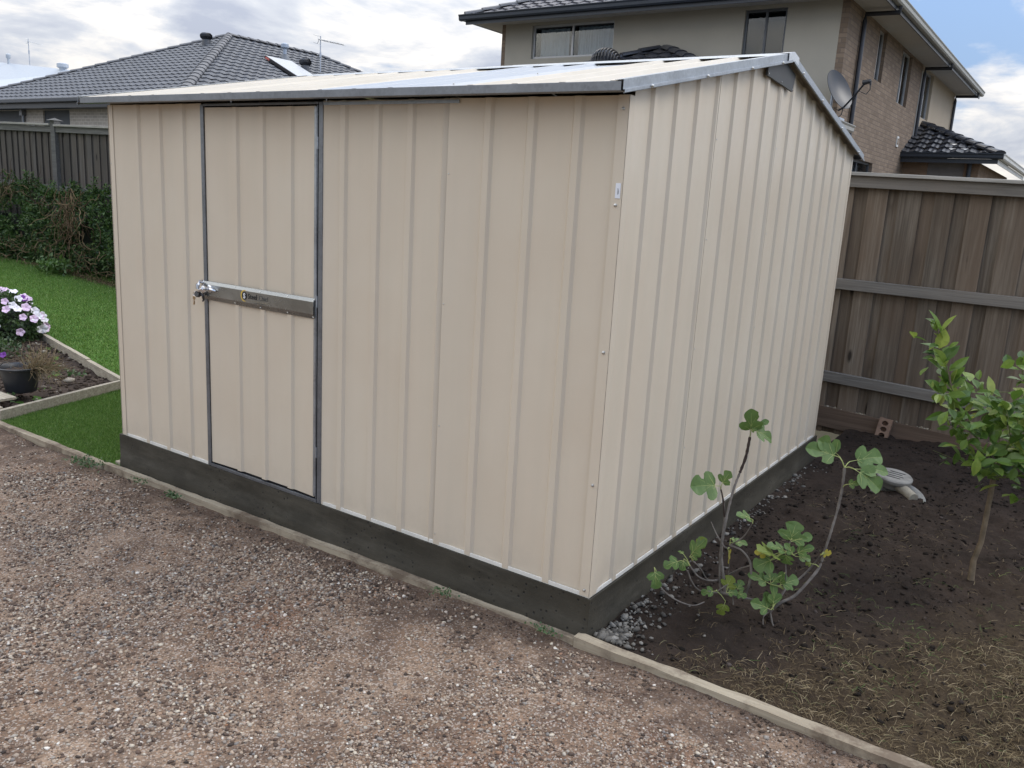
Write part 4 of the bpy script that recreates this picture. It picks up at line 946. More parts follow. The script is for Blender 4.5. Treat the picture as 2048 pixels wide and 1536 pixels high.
for q in (0, 1): mb.lathe([(.03, 0), (.05, .10), (.06, .14), (.02, .15)], (-25.98 + q * .12, WY - .05, 2.70), 12, axis=(.5 * (2 * q - 1), -1, -.2))
mb.box((-26.2, WY - .03, 2.68), (-25.86, WY - .001, 2.73)); mb.build('flood_lamp', m_plain('lamp_metal', (.45, .45, .45), .4, .5), hl, smooth=True)

whirly((-23.95, 15.85, 5.70), 'black whirling ventilator near the peak of the dark tiled roof', .82, 'roof ventilators on the tiled roof')
whirly((-21.9, 18.27, 5.17), 'black whirling ventilator right of the pale flue pipe on the tiled roof', .86, 'roof ventilators on the tiled roof')
fl = empty('flue_pipe', (-23.0, 18.33, 5.66), 'pale blue grey flue pipe standing on the dark tiled roof', 'flue')
pg = m_plain('flue_paint', (.40, .46, .54), .5, .2); mb = MB(); mb.tube([(-23.0, 18.33, 5.5), (-23.0, 18.33, 6.08)], .065, 14); mb.lathe([(.10, .0), (.135, .03), (.135, .14), (.05, .18)], (-23.0, 18.33, 5.99), 16); mb.build('pipe', pg, fl, smooth=True)
mb = MB(); mb.lathe([(.22, 0), (.13, .14), (.08, .2)], (-23.0, 18.33, 5.60), 16); mb.build('flashing', m_plain('lead', (.16, .17, .18), .6, .3), fl, smooth=True)
antenna((-22.24, 19.27, 5.30), 1.22, 'thin television antenna on the dark tiled roof, right of both ventilators')
# solar water panel lying on the right slope
sp_ = empty('solar_collector', (-21.6, 17.4, 5.1), 'white flat solar collector lying on the dark tiled roof', 'solar panel')
O_ = Vector((-22.35, 16.88, 5.37)); Sd = Vector((1, 0, -PT)).normalized(); Ud = Vector((0, 1, 0)); Nd = Vector((PT, 0, 1)).normalized()
def slabbox(mb, s0, s1, u0, u1, h0, h1):
    vs = [O_ + Sd * s + Ud * u + Nd * h for h in (h0, h1) for (s, u) in ((s0, u0), (s1, u0), (s1, u1), (s0, u1))]; mb.faces(vs, [(3, 2, 1, 0), (4, 5, 6, 7), (0, 1, 5, 4), (1, 2, 6, 5), (2, 3, 7, 6), (3, 0, 4, 7)])
mb = MB(); slabbox(mb, 0, 2.1, 0, 1.12, .06, .15); mb.build('casing', m_plain('collector_case', (.02, .02, .022), .5), sp_)
mb = MB(); slabbox(mb, .03, 2.07, .03, 1.09, .151, .158); mb.build('glass', m_plain('collector_glass', (.52, .53, .53), .5, 0, .4, .02), sp_)
mb = MB(); slabbox(mb, .05, .26, -.006, -.001, .075, .135); mb.build('badge', m_plain('collector_badge', (.62, .16, .13), .5), sp_)

# --- far white roof
hw = empty('white_roofed_house', (-66, 34, 0), 'distant house with a pale metal roof at the far left', 'house')
wr = m_plain('pale_metal_roof', (.50, .54, .58), .45, .1, .5, .04)
mb = MB(); mb.poly([(-78, 22, 5.3), (-48, 22, 5.3), (-53.2, 30, 7.62), (-78, 30, 9.9)]); mb.poly([(-53.2, 30, 7.62), (-48, 22, 5.3), (-44, 38, 5.3)]); mb.poly([(-78, 30, 9.9), (-53.2, 30, 7.62), (-44, 38, 5.3), (-78, 38, 5.3)])
mb = MB(); mb.faces([(-95, 24, 5.6), (-47.2, 24, 5.6), (-52, 31, 8.15), (-95, 31, 8.15 + 0.0)], [(0, 1, 2, 3)])
mb = MB()
RA = Vector((-67.9, 30, 9.02)); RB = Vector((-57.2, 30, 8.02))
mb.faces([(-95, 22, 5.4), (-50, 22, 5.4), (-56.2, 30, 7.95), (-95, 30, 11.35), (-50, 38, 5.4), (-95, 38, 5.4)], [(0, 1, 2, 3), (3, 2, 4, 5), (1, 4, 2)])
mb.build('roof', wr, hw); mb = MB(); mb.box((-94, 23, 0), (-51, 37, 5.4)); mb.build('wall', m_plain('pale_render', (.5, .48, .45), .8), hw)
antenna((-64.0, 30.2, 8.7), 1.75, 'thin television antenna on the pale metal roof at the far left', 1.3)
for (x_, y_, z_, r_, h_, nm, lb) in ((-66.6, 30.0, 8.85, .17, .60, 'roof_cowl', 'small capped cowl at the left end of the pale metal roof'), (-59.2, 30.0, 8.05, .38, .38, 'roof_cowl', 'squat cowl low on the ridge of the pale metal roof, beside the tiled hip')):
    mb = MB(); mb.tube([(x_, y_, z_ - .3), (x_, y_, z_ + h_ * .7)], r_ * .6, 12); mb.lathe([(r_ * .7, 0), (r_, .06), (r_, .28), (r_ * .6, .34)], (x_, y_, z_ + h_ * .55), 14); o = mb.build(nm, wr, None, smooth=True); props(o, lb, 'roof vent')

# --- right two storey house
M_REND = m_plain('grey_render', (.42, .395, .335), .9, 0, .2, .05, 1.2, .35, 60, .004)
M_BRICKB = m_brick('brown_brick', (.205, .153, .112), (.300, .230, .170), (.19, .15, .12), .24, .086, .010)
M_TILE2 = m_tile('charcoal_tiles', (.10, .10, .115), (.14, .14, .155), .5); M_TILE3 = m_tile('black_tiles', (.035, .037, .044), (.055, .057, .065), .35)
M_SOF = m_plain('soffit_white', (.52, .50, .47), .8, 0, .2, .04)
hr = empty('two_storey_house', (-6.5, 20, .3), 'two storey house of grey render and brown brick behind the right fence', 'house')
EZ2 = 5.34; X0, X1, Y0, Y1 = -10.62, -3.0, 14.0, 27.2; OV = .6
SOF = 5.22
fh = [(-9.80, -7.74, 4.46, 5.16), (-4.93, -4.12, 3.72, 5.15)]
mb = MB(); wall_grid(mb, 'y', Y0, X0 + .10, X1 - .14, .1, SOF, fh, .11, 1); mb.poly([(X0, Y0 + .1, .1), (X0, Y1, .1), (X0, Y1, SOF), (X0, Y0 + .1, SOF)]); mb.build('rendered_wall', M_REND, hr)
mb = MB()
sh = [(16.5, 17.17, 4.20, SOF - .03), (18.93, 20.09, 4.03, SOF - .03), (15.62, 17.50, 1.4, 2.58)]
wall_grid(mb, 'x', X1, Y0, 21.5, .1, SOF, sh, .12, -1)
mb.build('brick_wall', M_BRICKB, hr); mb = MB(); mb.poly([(X1 - .139, Y0 - .001, .1), (X1, Y0 - .001, .1), (X1, Y0 - .001, SOF), (X1 - .139, Y0 - .001, SOF)]); mb.build('brick_return', M_BRICKB, hr); mb = MB(); mb.poly([(X0, Y0 - .001, .1), (X0 + .099, Y0 - .001, .1), (X0 + .099, Y0 - .001, SOF), (X0, Y0 - .001, SOF)])
mb.build('brick_return', M_BRICKB, hr)
M_REND2 = m_plain('tan_render', (.46, .39, .30), .9, 0, .2, .04, 1.2, .3, 60, .004)
mb = MB(); wall_grid(mb, 'x', X1 + .001, 21.5, Y1, .1, SOF, [(21.85, 23.2, 4.03, SOF - .03)], .12, -1); mb.poly([(X0, Y1, .1), (X1, Y1, .1), (X1, Y1, SOF), (X0, Y1, SOF)]); mb.build('rendered_wall', M_REND2, hr)['label'] = 'tan rendered rear part of the side wall'
window(hr, 'y', Y0, 1, *fh[0], (-8.78,), M_FRAMEL, [(-9.68, -8.95, 5.1, 34), (-8.72, -7.8, 5.1, 60)], depth=.11)
window(hr, 'y', Y0, 1, *fh[1], (-4.52,), M_FRAME, [], depth=.10)['label'] = 'dark blue tinted window with silver mullion'
for h in sh[:2]: window(hr, 'x', X1, -1, *h, ((h[0] + h[1]) / 2,), M_FRAMEL, [(h[0] + .1, h[1] - .2, h[3] - .1, 40)], depth=.12)
window(hr, 'x', X1, -1, *sh[2], (16.4,), M_FRAME, [(16.45, 17.2, 2.5, 40)], depth=.12)
window(hr, 'x', X1 + .001, -1, 21.85, 23.2, 4.03, SOF - .03, (22.5,), M_FRAMEL, [(21.95, 23.1, 5.0, 40)], depth=.12)
# upper roof
PT2 = .42; n2 = math.sqrt(1 + PT2 ** 2); wU = (X1 + OV) - (X0 - OV); hU = wU / 2; xa, xb_ = X0 - OV, X1 + OV; ya, yb2 = Y0 - OV, Y1 + OV
mb = MB()
tile_roof(mb, ((xa + xb_) / 2, ya, EZ2), (1, 0, 0), (0, 1, PT2), lambda s: (-hU + s / n2, hU - s / n2), hU * n2)
tile_roof(mb, (xb_, 0, EZ2), (0, 1, 0), (-1, 0, PT2), lambda s: (ya + s / n2, yb2 - s / n2), hU * n2)
tile_roof(mb, (xa, 0, EZ2), (0, 1, 0), (1, 0, PT2), lambda s: (ya + s / n2, yb2 - s / n2), hU * n2)
r2 = mb.build('roof', M_TILE2, hr)
mb = MB(); pk = Vector(((xa + xb_) / 2, ya + hU, EZ2 + PT2 * hU + .03)); pk2 = Vector(((xa + xb_) / 2, yb2 - hU, EZ2 + PT2 * hU + .03))
ridge_caps(mb, (xa, ya, EZ2 + .03), pk); ridge_caps(mb, (xb_, ya, EZ2 + .03), pk); ridge_caps(mb, pk, pk2); mb.build('ridge_capping', M_TILEC, r2)
def gutter_run(mb, p, q, out):
    p = Vector(p); q = Vector(q); o_ = Vector(out); d = (q - p).normalized()
    prof = [(0, -.115), (.075, -.115), (.10, -.085), (.105, -.03), (.125, .0), (.125, .012), (.112, .012), (.108, -.004), (.0, -.004)]
    V = []
    for e in (p, q):
        for a, b in prof: V.append(tuple(e + o_ * a + Vector((0, 0, b))))
    k = len(prof); mb.faces(V, [(j, (j + 1) % k, k + (j + 1) % k, k + j) for j in range(k)] + [tuple(range(k)), tuple(range(k, 2 * k))[::-1]])
mb = MB(); gutter_run(mb, (xa - .125, ya, EZ2 + .0), (xb_ + .125, ya, EZ2), (0, -1, 0)); mb.build('gutter', M_GUT, hr)
mb = MB(); gutter_run(mb, (xb_, ya - .0, EZ2 + .002), (xb_, yb2 + .1, EZ2 + .002), (1, 0, 0)); mb.build('gutter', m_plain('light_gutter', (.40, .40, .37), .45, .1, .5, .05), hr)
mb = MB(); gutter_run(mb, (xa, ya - .0, EZ2 + .002), (xa, yb2 + .1, EZ2 + .002), (-1, 0, 0)); mb.build('gutter', M_GUT, hr)
mb = MB(); mb.box((xa + .001, ya + .001, EZ2 - .19), (xb_ - .001, ya + .025, EZ2 - .116)); mb.box((xb_ - .025, ya + .026, EZ2 - .19), (xb_ - .001, yb2, EZ2 - .116)); mb.build('fascia', M_GUT, hr)
mb = MB(); mb.box((xa + .03, ya + .03, SOF + .0), (xb_ - .03, yb2 - .03, SOF + .02)); mb.build('soffit', M_SOF, hr)
dkp = m_plain('downpipe_dark', (.028, .030, .036), .4, .1); wtp = m_plain('white_trim', (.70, .70, .67), .5)
for y_, z_ in ((14.93, 2.0), (21.53, 2.9), (27.0, 3.0)):
    mb = MB(); x_ = X1 + .055; mb.tube([(xb_ + .05, y_, EZ2 - .11), (xb_ + .05, y_, EZ2 - .22), (x_, y_, SOF - .09), (x_, y_, SOF - .22), (x_, y_, z_)], .042, 10)
    mb.build('downpipe', dkp, hr, smooth=True)
mb = MB(); mb.box((X1 + .002, 15.00, 1.8), (X1 + .03, 15.035, SOF - .15)); mb.build('expansion_joint', wtp, hr)
mb = MB(); mb.box((X1 + .002, 21.47, 3.1), (X1 + .02, 21.499, SOF - .15)); mb.build('expansion_joint', wtp, hr)
mb = MB(); mb.box((X1 + .001, 19.58, 3.10), (X1 + .02, 19.80, 3.34)); v_ = mb.build('wall_vent', wtp, hr); mb = MB(); mb.box((X1 + .021, 19.62, 3.15), (X1 + .024, 19.76, 3.29)); mb.build('grille', M_BRICKB, v_)
# lower storey in front, hip roof against the render
LZ = 3.02; PT3 = .43; ax_ = -6.5; dY = 3.55; xl, xr, yf = ax_ - dY - .12, -2.75, Y0 - dY
n3 = math.sqrt(1 + PT3 ** 2); hl_ = dY
mb = MB(); wl = ax_ - .17 - xl; wr_ = xr - ax_
tile_roof(mb, (0, yf, LZ), (1, 0, 0), (0, 1, PT3), lambda s: (xl + s / n3 * wl / hl_, xr - s / n3 * wr_ / hl_), dY * n3)
pr_ = PT3 * dY / wr_; pl_ = PT3 * dY / wl; nr = math.sqrt(1 + pr_ ** 2); nl = math.sqrt(1 + pl_ ** 2)
tile_roof(mb, (xr, 0, LZ), (0, 1, 0), (-1, 0, pr_), lambda s: (yf + (s / nr) * hl_ / wr_, Y0 - .01), wr_ * nr)
tile_roof(mb, (xl, 0, LZ), (0, 1, 0), (1, 0, pl_), lambda s: (yf + (s / nl) * hl_ / wl, Y0 - .01), wl * nl)
lr = mb.build('lower_roof', M_TILE3, hr)
mb = MB(); tz = LZ + PT3 * dY + .02; ridge_caps(mb, (xl, yf, LZ + .03), (ax_ - .17, Y0 - .02, tz)); ridge_caps(mb, (xr, yf, LZ + .03), (ax_, Y0 - .02, tz)); mb.build('ridge_capping', M_TILE3, lr)
mb = MB(); gutter_run(mb, (xr, yf, LZ), (xr, Y0 - .0, LZ), (1, 0, 0)); mb.build('gutter', m_plain('light_gutter2', (.42, .41, .38), .5, .1), hr)
mb = MB(); gutter_run(mb, (xl, yf, LZ), (xr + .12, yf, LZ), (0, -1, 0)); mb.build('gutter', M_GUT, hr)
mb = MB(); wall_grid(mb, 'y', yf + .5, xl + .5, xr - .45, .1, LZ - .05, [], .1, 1); wall_grid(mb, 'x', xr - .45, yf + .5, Y0, .1, LZ - .05, [], .1, -1); mb.box((xl, yf + .02, LZ - .08), (xr - .01, Y0, LZ - .06)); mb.build('lower_wall', M_BRICKB, hr)
# side extension
EXY = 20.82; e0, e1 = -3.0, -1.3; ez = 3.02
mb = MB(); wall_grid(mb, 'y', EXY, e0, e1, .1, ez - .18, [(-2.43, -1.62, .1, ez - .2)], .05, 1); wall_grid(mb, 'x', e1, EXY, 28.0, .1, ez - .18, [], .1, -1); mb.build('extension_wall', m_brick('extension_brick', (.235, .160, .108), (.30, .205, .14), (.27, .20, .15), .24, .086, .008), hr)  # extension brick: redder than the main wall, with paler mortar
mb = MB(); mb.box((-2.43, EXY + .045, .1), (-1.62, EXY + .08, ez - .2)); mb.build('extension_panel', m_plain('grey_panel', (.20, .19, .185), .7), hr)
mb = MB(); o_e = .42; exr = e1 + o_e; eyf = EXY - o_e; pe = .42; ne = math.sqrt(1 + pe * pe); wE = exr - e0; L_ = wE * ne
tile_roof(mb, (exr, 0, ez), (0, 1, 0), (-1, 0, pe), lambda s: (eyf + s / ne, 28.4), L_, wave=.30, amp=.028, lift=.04)
tile_roof(mb, (0, eyf, ez), (1, 0, 0), (0, 1, pe), lambda s: (e0, exr - s / ne), L_, wave=.30, amp=.028, lift=.04)
er = mb.build('extension_roof', M_TILE3, hr); mb = MB(); ridge_caps(mb, (exr, eyf, ez + .03), (e0, eyf + wE, ez + pe * wE + .03), .14); mb.build('ridge_capping', M_TILE3, er)
mb = MB(); gutter_run(mb, (e0, eyf, ez), (exr + .1, eyf, ez), (0, -1, 0)); mb.box((e0, eyf + .01, ez - .22), (exr - .01, eyf + .03, ez - .116)); mb.build('gutter', M_GUT, hr)
mb = MB(); gutter_run(mb, (exr, eyf, ez + .002), (exr, 28.4, ez + .002), (1, 0, 0)); mb.box((exr - .03, eyf + .031, ez - .22), (exr - .01, 28.4, ez - .116)); mb.build('gutter', wtp, hr)
mb = MB(); mb.tube([(-1.50, EXY - .06, .2), (-1.50, EXY - .06, ez - .15)], .05, 10); mb.build('downpipe', M_GUT, hr, smooth=True)
# ribbed black roof vent on lower roof
t = empty('roof_vent', (-6.62, 11.6, 3.55), 'ribbed black dome vent on the lower roof just above the shed ridge', 'roof vent')
mb = MB(); c_ = Vector((-6.55, 11.6, 3.92)); rd = .235
for k in range(14):
    a = math.pi * (k + .5) / 14 - math.pi / 2
    pts = [c_ + Vector((math.sin(a) * .27, math.cos(b_) * rd * math.cos(a) , math.sin(b_) * rd * math.cos(a) * .95)) for b_ in np.linspace(-.3, math.pi + .3, 14)]
    mb.tube(pts, .016, 6)
mb.build('dome', m_plain('vent_black', (.02, .021, .024), .3, 0, .6), t, smooth=True)
mb = MB(); mb.lathe([(.24, -.55), (.24, -.02), (.20, .10), (.1, .16)], c_, 18); mb.build('throat', m_plain('vent_black_core', (.012, .012, .014), .6), t, smooth=True)
# satellite dish
dl = empty('satellite_dish', (-2.95, 13.7, 3.1), 'dark grey satellite dish on a galvanised pole by the brown brick corner', 'satellite dish')
dc = Vector((-2.90, 13.65, 3.63)); dn = Vector((.84, -.30, .42)).normalized(); md = m_plain('dish_grey', (.032, .036, .043), .36, .2, .5, .08)
mb = MB(); q = Vector((0, 0, 1)).rotation_difference(dn); n = 40; V = []; F = []; rings = 8
upv = (Vector((0, 0, 1)) - dn * dn.z).normalized(); rtv = dn.cross(upv)
for side_ in (0, 1):
    for k in range(rings + 1):
        r_ = k / rings
        for j in range(n):
            a = 2 * math.pi * j / n; V.append(dc + upv * (math.sin(a) * r_ * .375) + rtv * (math.cos(a) * r_ * .335) + dn * (.07 * r_ * r_ - .07 - side_ * .008))
for side_ in (0, 1):
    b = side_ * (rings + 1) * n
    for k in range(rings):
        for j in range(n): F.append((b + k * n + j, b + k * n + (j + 1) % n, b + (k + 1) * n + (j + 1) % n, b + (k + 1) * n + j))
for j in range(n): F.append((rings * n + j, rings * n + (j + 1) % n, (2 * rings + 1) * n + (j + 1) % n, (2 * rings + 1) * n + j))
mb.faces(V, F); mb.build('reflector', md, dl, smooth=True)
lnb = Vector((-2.38, 13.35, 3.70)); foot = dc - upv * .34 - dn * .03
mb = MB(); mb.tube([foot - dn * .10, foot, foot + (lnb - foot) * .5, lnb - Vector((.06, 0, .05))], .017, 8); mb.build('feed_arm', dkp, dl, smooth=True)
mb = MB(); mb.tube([lnb - Vector((.07, -.03, .01)), lnb + Vector((.05, -.01, .01))], [.045, .034], 12); mb.tube([lnb + Vector((.05, -.01, .01)), lnb + Vector((.06, -.01, -.06))], [.02, .014], 8); mb.build('receiver', dkp, dl, smooth=True)
mb = MB(); mb.tube([lnb + Vector((.05, 0, 0)), lnb + Vector((.06, 0, -.13)), lnb + Vector((.0, .03, -.20)), lnb + Vector((-.14, .05, -.14)), foot + Vector((.12, 0, .02))], .008, 6)
mb.tube([foot, foot + Vector((-.02, 0, -.12)), foot + Vector((-.10, 0, -.20)), foot + Vector((-.19, 0, -.12)), foot + Vector((-.15, 0, .0)), foot + Vector((-.08, 0, -.05))], .008, 6); mb.build('cable', dkp, dl, smooth=True)
gp = m_galv('pole_zinc', (.50, .55, .62), (.38, .42, .48), .3, .6)
mb = MB(); mb.tube([(-3.035, 13.70, 2.95), (-3.035, 13.70, 3.66), dc - dn * .16, dc - dn * .08], .024, 10); mb.build('pole', gp, dl, smooth=True)
mb = MB(); mb.box((-3.08, 13.55, 3.02), (-2.80, 13.85, 3.14)); mb.build('mount_bracket', gp, dl, bevel=.01)

# ---------------------------------------------------------------- drain cover on the soil
dr = empty('drain_riser', (.575, 2.70, -.14), 'round concrete drain cover with slots standing on the dark soil', 'drain cover')
M_CONC = m_plain('pale_concrete', (.24, .23, .205), .9, 0, .2, .25, 16, .5, 50, .004); 
ca = Vector((.10, -.10, 1)).normalized(); cc_ = Vector((.578, 2.70, -.052))
mb = MB(); mb.lathe([(.060, -.07), (.072, -.040), (.098, -.026), (.104, -.016), (.104, -.002), (.098, .004), (0.001, .005)], cc_, 36, axis=ca); mb.build('cover', M_CONC, dr, smooth=True)
mb = MB(); q = Vector((0, 0, 1)).rotation_difference(ca)
for k in range(4):
    a0 = cc_ + q @ Vector((-.045 + .012 * (k % 2), -.045 + .030 * k, .0056)); a1 = cc_ + q @ Vector((.040 + .012 * (k % 2), -.045 + .030 * k + .006, .0056)); mb.beam(a0, a1, .008, .0012, ca)
mb.build('slot', m_plain('slot_black', (.02, .02, .02), .9), dr)
mb = MB(); mb.lathe([(.150, -.02), (.152, .004), (.140, .016), (.118, .014), (.106, .004), (.10, -.03)], (.625, 2.62, -.150), 36, axis=(.12, -.30, 1)); mb.build('base_ring', M_CONC, dr, smooth=True)
mb = MB(); mb.tube([(.60, 2.68, -.10), (.66, 2.63, -.112), (.715, 2.575, -.128)], [.030, .030, .030], 14); mb.build('pipe_stub', m_plain('stub_concrete', (.30, .27, .21), .9, 0, .2, .2, 20), dr, smooth=True)
# plant skeletons (world coordinates)
FIG_BR=[
 (0.0075,[(0.343, 0.521, -0.056), (0.328, 0.512, 0.024), (0.312, 0.525, 0.074), (0.304, 0.531, 0.142), (0.302, 0.554, 0.236), (0.304, 0.592, 0.342), (0.313, 0.622, 0.415), (0.323, 0.641, 0.478), (0.326, 0.654, 0.561)]),
 (0.005,[(0.331, 0.513, -0.064), (0.321, 0.506, -0.013), (0.318, 0.48, 0.127), (0.325, 0.461, 0.277), (0.316, 0.443, 0.357), (0.306, 0.437, 0.391)]),
 (0.0075,[(0.516, 0.578, -0.108), (0.548, 0.587, -0.064), (0.59, 0.615, -0.032), (0.625, 0.651, 0.025), (0.652, 0.693, 0.083), (0.659, 0.71, 0.145), (0.67, 0.717, 0.224), (0.678, 0.746, 0.324), (0.682, 0.749, 0.409), (0.68, 0.748, 0.492)]),
 (0.006,[(0.522, 0.642, -0.102), (0.536, 0.687, -0.047), (0.574, 0.749, -0.006), (0.611, 0.762, 0.054), (0.654, 0.73, 0.143)]),
 (0.007,[(0.428, 0.518, -0.034), (0.441, 0.503, 0.012), (0.446, 0.494, 0.053), (0.438, 0.489, 0.11), (0.4, 0.487, 0.149), (0.353, 0.48, 0.159)]),
 (0.004,[(0.354, 0.48, 0.148), (0.334, 0.479, 0.146), (0.298, 0.479, 0.186), (0.27, 0.472, 0.237)]),
 (0.004,[(0.353, 0.48, 0.159), (0.403, 0.477, 0.209), (0.436, 0.463, 0.279)]),
 (0.005,[(0.352, 0.527, 0.019), (0.392, 0.518, 0.057), (0.439, 0.489, 0.096)]),
 (0.0035,[(0.259, 0.344, 0.112), (0.278, 0.394, 0.065), (0.291, 0.45, 0.005), (0.317, 0.504, -0.007)]),
 (0.004,[(0.259, 0.321, 0.099), (0.277, 0.368, 0.045), (0.294, 0.441, 0.004), (0.315, 0.502, -0.013)]),
 (0.004,[(0.257, 0.307, 0.082), (0.266, 0.349, 0.02), (0.283, 0.409, -0.033), (0.325, 0.509, -0.065)]),
 (0.004,[(0.169, 0.223, 0.07), (0.186, 0.235, 0.015), (0.232, 0.278, -0.036), (0.282, 0.336, -0.067), (0.312, 0.38, -0.059)]),
 (0.008,[(0.331, 0.513, -0.064), (0.381, 0.511, -0.058), (0.421, 0.514, -0.056), (0.47, 0.534, -0.063), (0.516, 0.578, -0.108)]),
 (0.004,[(0.516, 0.578, -0.108), (0.539, 0.569, -0.163), (0.577, 0.57, -0.194), (0.62, 0.587, -0.208), (0.652, 0.609, -0.191)]),
 (0.004,[(0.51, 0.537, -0.175), (0.499, 0.554, -0.127), (0.516, 0.578, -0.108)]),
 (0.004,[(0.518, 0.579, -0.101), (0.537, 0.579, -0.058), (0.556, 0.58, -0.001), (0.558, 0.569, 0.076), (0.548, 0.563, 0.16), (0.563, 0.573, 0.218)]),
 (0.003,[(0.346, 0.524, -0.048), (0.354, 0.505, 0.035), (0.36, 0.473, 0.106)]),
 (0.004,[(0.388, 0.503, -0.093), (0.38, 0.51, -0.058)]),
 (0.003,[(0.418, 0.511, -0.02), (0.378, 0.46, 0.008), (0.345, 0.415, -0.015), (0.319, 0.385, -0.012)]),
]
FIG_LV=[
 ((0.326, 0.655, 0.571),(0.322, 0.62, 0.665),0.8,0),
 ((0.326, 0.654, 0.589),(0.387, 0.671, 0.637),0.55,0),
 ((0.334, 0.635, 0.598),(0.404, 0.685, 0.564),0.75,0),
 ((0.333, 0.635, 0.591),(0.351, 0.639, 0.601),1,0),
 ((0.305, 0.436, 0.404),(0.239, 0.36, 0.418),0.95,0),
 ((0.316, 0.407, 0.415),(0.34, 0.407, 0.474),0.85,0),
 ((0.659, 0.734, 0.532),(0.564, 0.657, 0.58),0.75,0),
 ((0.654, 0.755, 0.53),(0.604, 0.693, 0.591),0.9,0),
 ((0.69, 0.778, 0.512),(0.765, 0.829, 0.545),0.8,0),
 ((0.714, 0.735, 0.5),(0.807, 0.767, 0.449),0.95,0),
 ((0.698, 0.736, 0.43),(0.735, 0.743, 0.448),0.7,0),
 ((0.715, 0.747, 0.494),(0.817, 0.805, 0.497),0.5,0),
 ((0.436, 0.464, 0.293),(0.396, 0.421, 0.318),0.8,0),
 ((0.358, 0.471, 0.174),(0.409, 0.498, 0.176),0.5,0),
 ((0.356, 0.47, 0.191),(0.382, 0.487, 0.183),0.9,0),
 ((0.355, 0.457, 0.152),(0.365, 0.474, 0.1),1.15,2),
 ((0.256, 0.318, 0.137),(0.287, 0.316, 0.213),0.8,0),
 ((0.277, 0.333, 0.174),(0.3, 0.343, 0.215),0.9,1),
 ((0.238, 0.282, 0.127),(0.176, 0.238, 0.109),0.9,0),
 ((0.242, 0.297, 0.13),(0.247, 0.278, 0.093),1,0),
 ((0.256, 0.319, 0.134),(0.293, 0.307, 0.156),0.9,0),
 ((0.237, 0.305, 0.143),(0.216, 0.302, 0.152),1,0),
 ((0.158, 0.217, 0.097),(0.185, 0.213, 0.027),0.75,0),
 ((0.369, 0.454, -0.015),(0.37, 0.434, 0.04),1.2,1),
 ((0.346, 0.403, -0.01),(0.295, 0.376, -0.024),0.7,0),
 ((0.374, 0.446, -0.061),(0.362, 0.43, -0.12),0.75,1),
 ((0.373, 0.445, -0.024),(0.409, 0.456, -0.013),0.9,0),
 ((0.405, 0.467, -0.015),(0.424, 0.48, 0.022),1,0),
 ((0.403, 0.466, -0.022),(0.449, 0.462, -0.023),0.8,0),
 ((0.556, 0.568, 0.189),(0.564, 0.571, 0.271),1.1,0),
 ((0.559, 0.57, 0.204),(0.608, 0.585, 0.241),0.8,0),
 ((0.525, 0.535, 0.145),(0.498, 0.485, 0.196),0.9,1),
 ((0.501, 0.507, 0.147),(0.452, 0.47, 0.159),0.8,2),
 ((0.556, 0.556, 0.165),(0.501, 0.528, 0.2),0.7,0),
 ((0.523, 0.522, 0.139),(0.465, 0.457, 0.115),1,0),
 ((0.553, 0.542, 0.169),(0.565, 0.544, 0.122),1.2,0),
 ((0.576, 0.582, 0.152),(0.64, 0.603, 0.189),0.75,0),
 ((0.582, 0.586, 0.145),(0.632, 0.619, 0.139),0.6,0),
 ((0.635, 0.646, 0.109),(0.611, 0.628, 0.104),0.9,1),
 ((0.657, 0.696, 0.138),(0.685, 0.69, 0.158),1,2),
 ((0.654, 0.695, 0.137),(0.648, 0.694, 0.136),1.6,2),
 ((0.515, 0.529, 0.027),(0.46, 0.487, 0.067),0.7,0),
 ((0.518, 0.53, 0.027),(0.505, 0.519, 0.081),0.8,0),
 ((0.52, 0.532, 0.034),(0.535, 0.546, 0.063),1,0),
 ((0.538, 0.556, 0.017),(0.602, 0.583, 0.049),0.75,0),
 ((0.546, 0.561, 0.018),(0.546, 0.562, 0.071),0.6,0),
 ((0.536, 0.531, -0.068),(0.543, 0.541, 0.013),0.85,0),
 ((0.532, 0.528, -0.076),(0.492, 0.47, -0.041),0.7,0),
 ((0.535, 0.554, -0.085),(0.511, 0.543, -0.03),0.6,0),
 ((0.581, 0.561, 0.157),(0.56, 0.529, 0.196),0.7,0),
 ((0.513, 0.515, 0.138),(0.481, 0.481, 0.105),0.5,0),
]
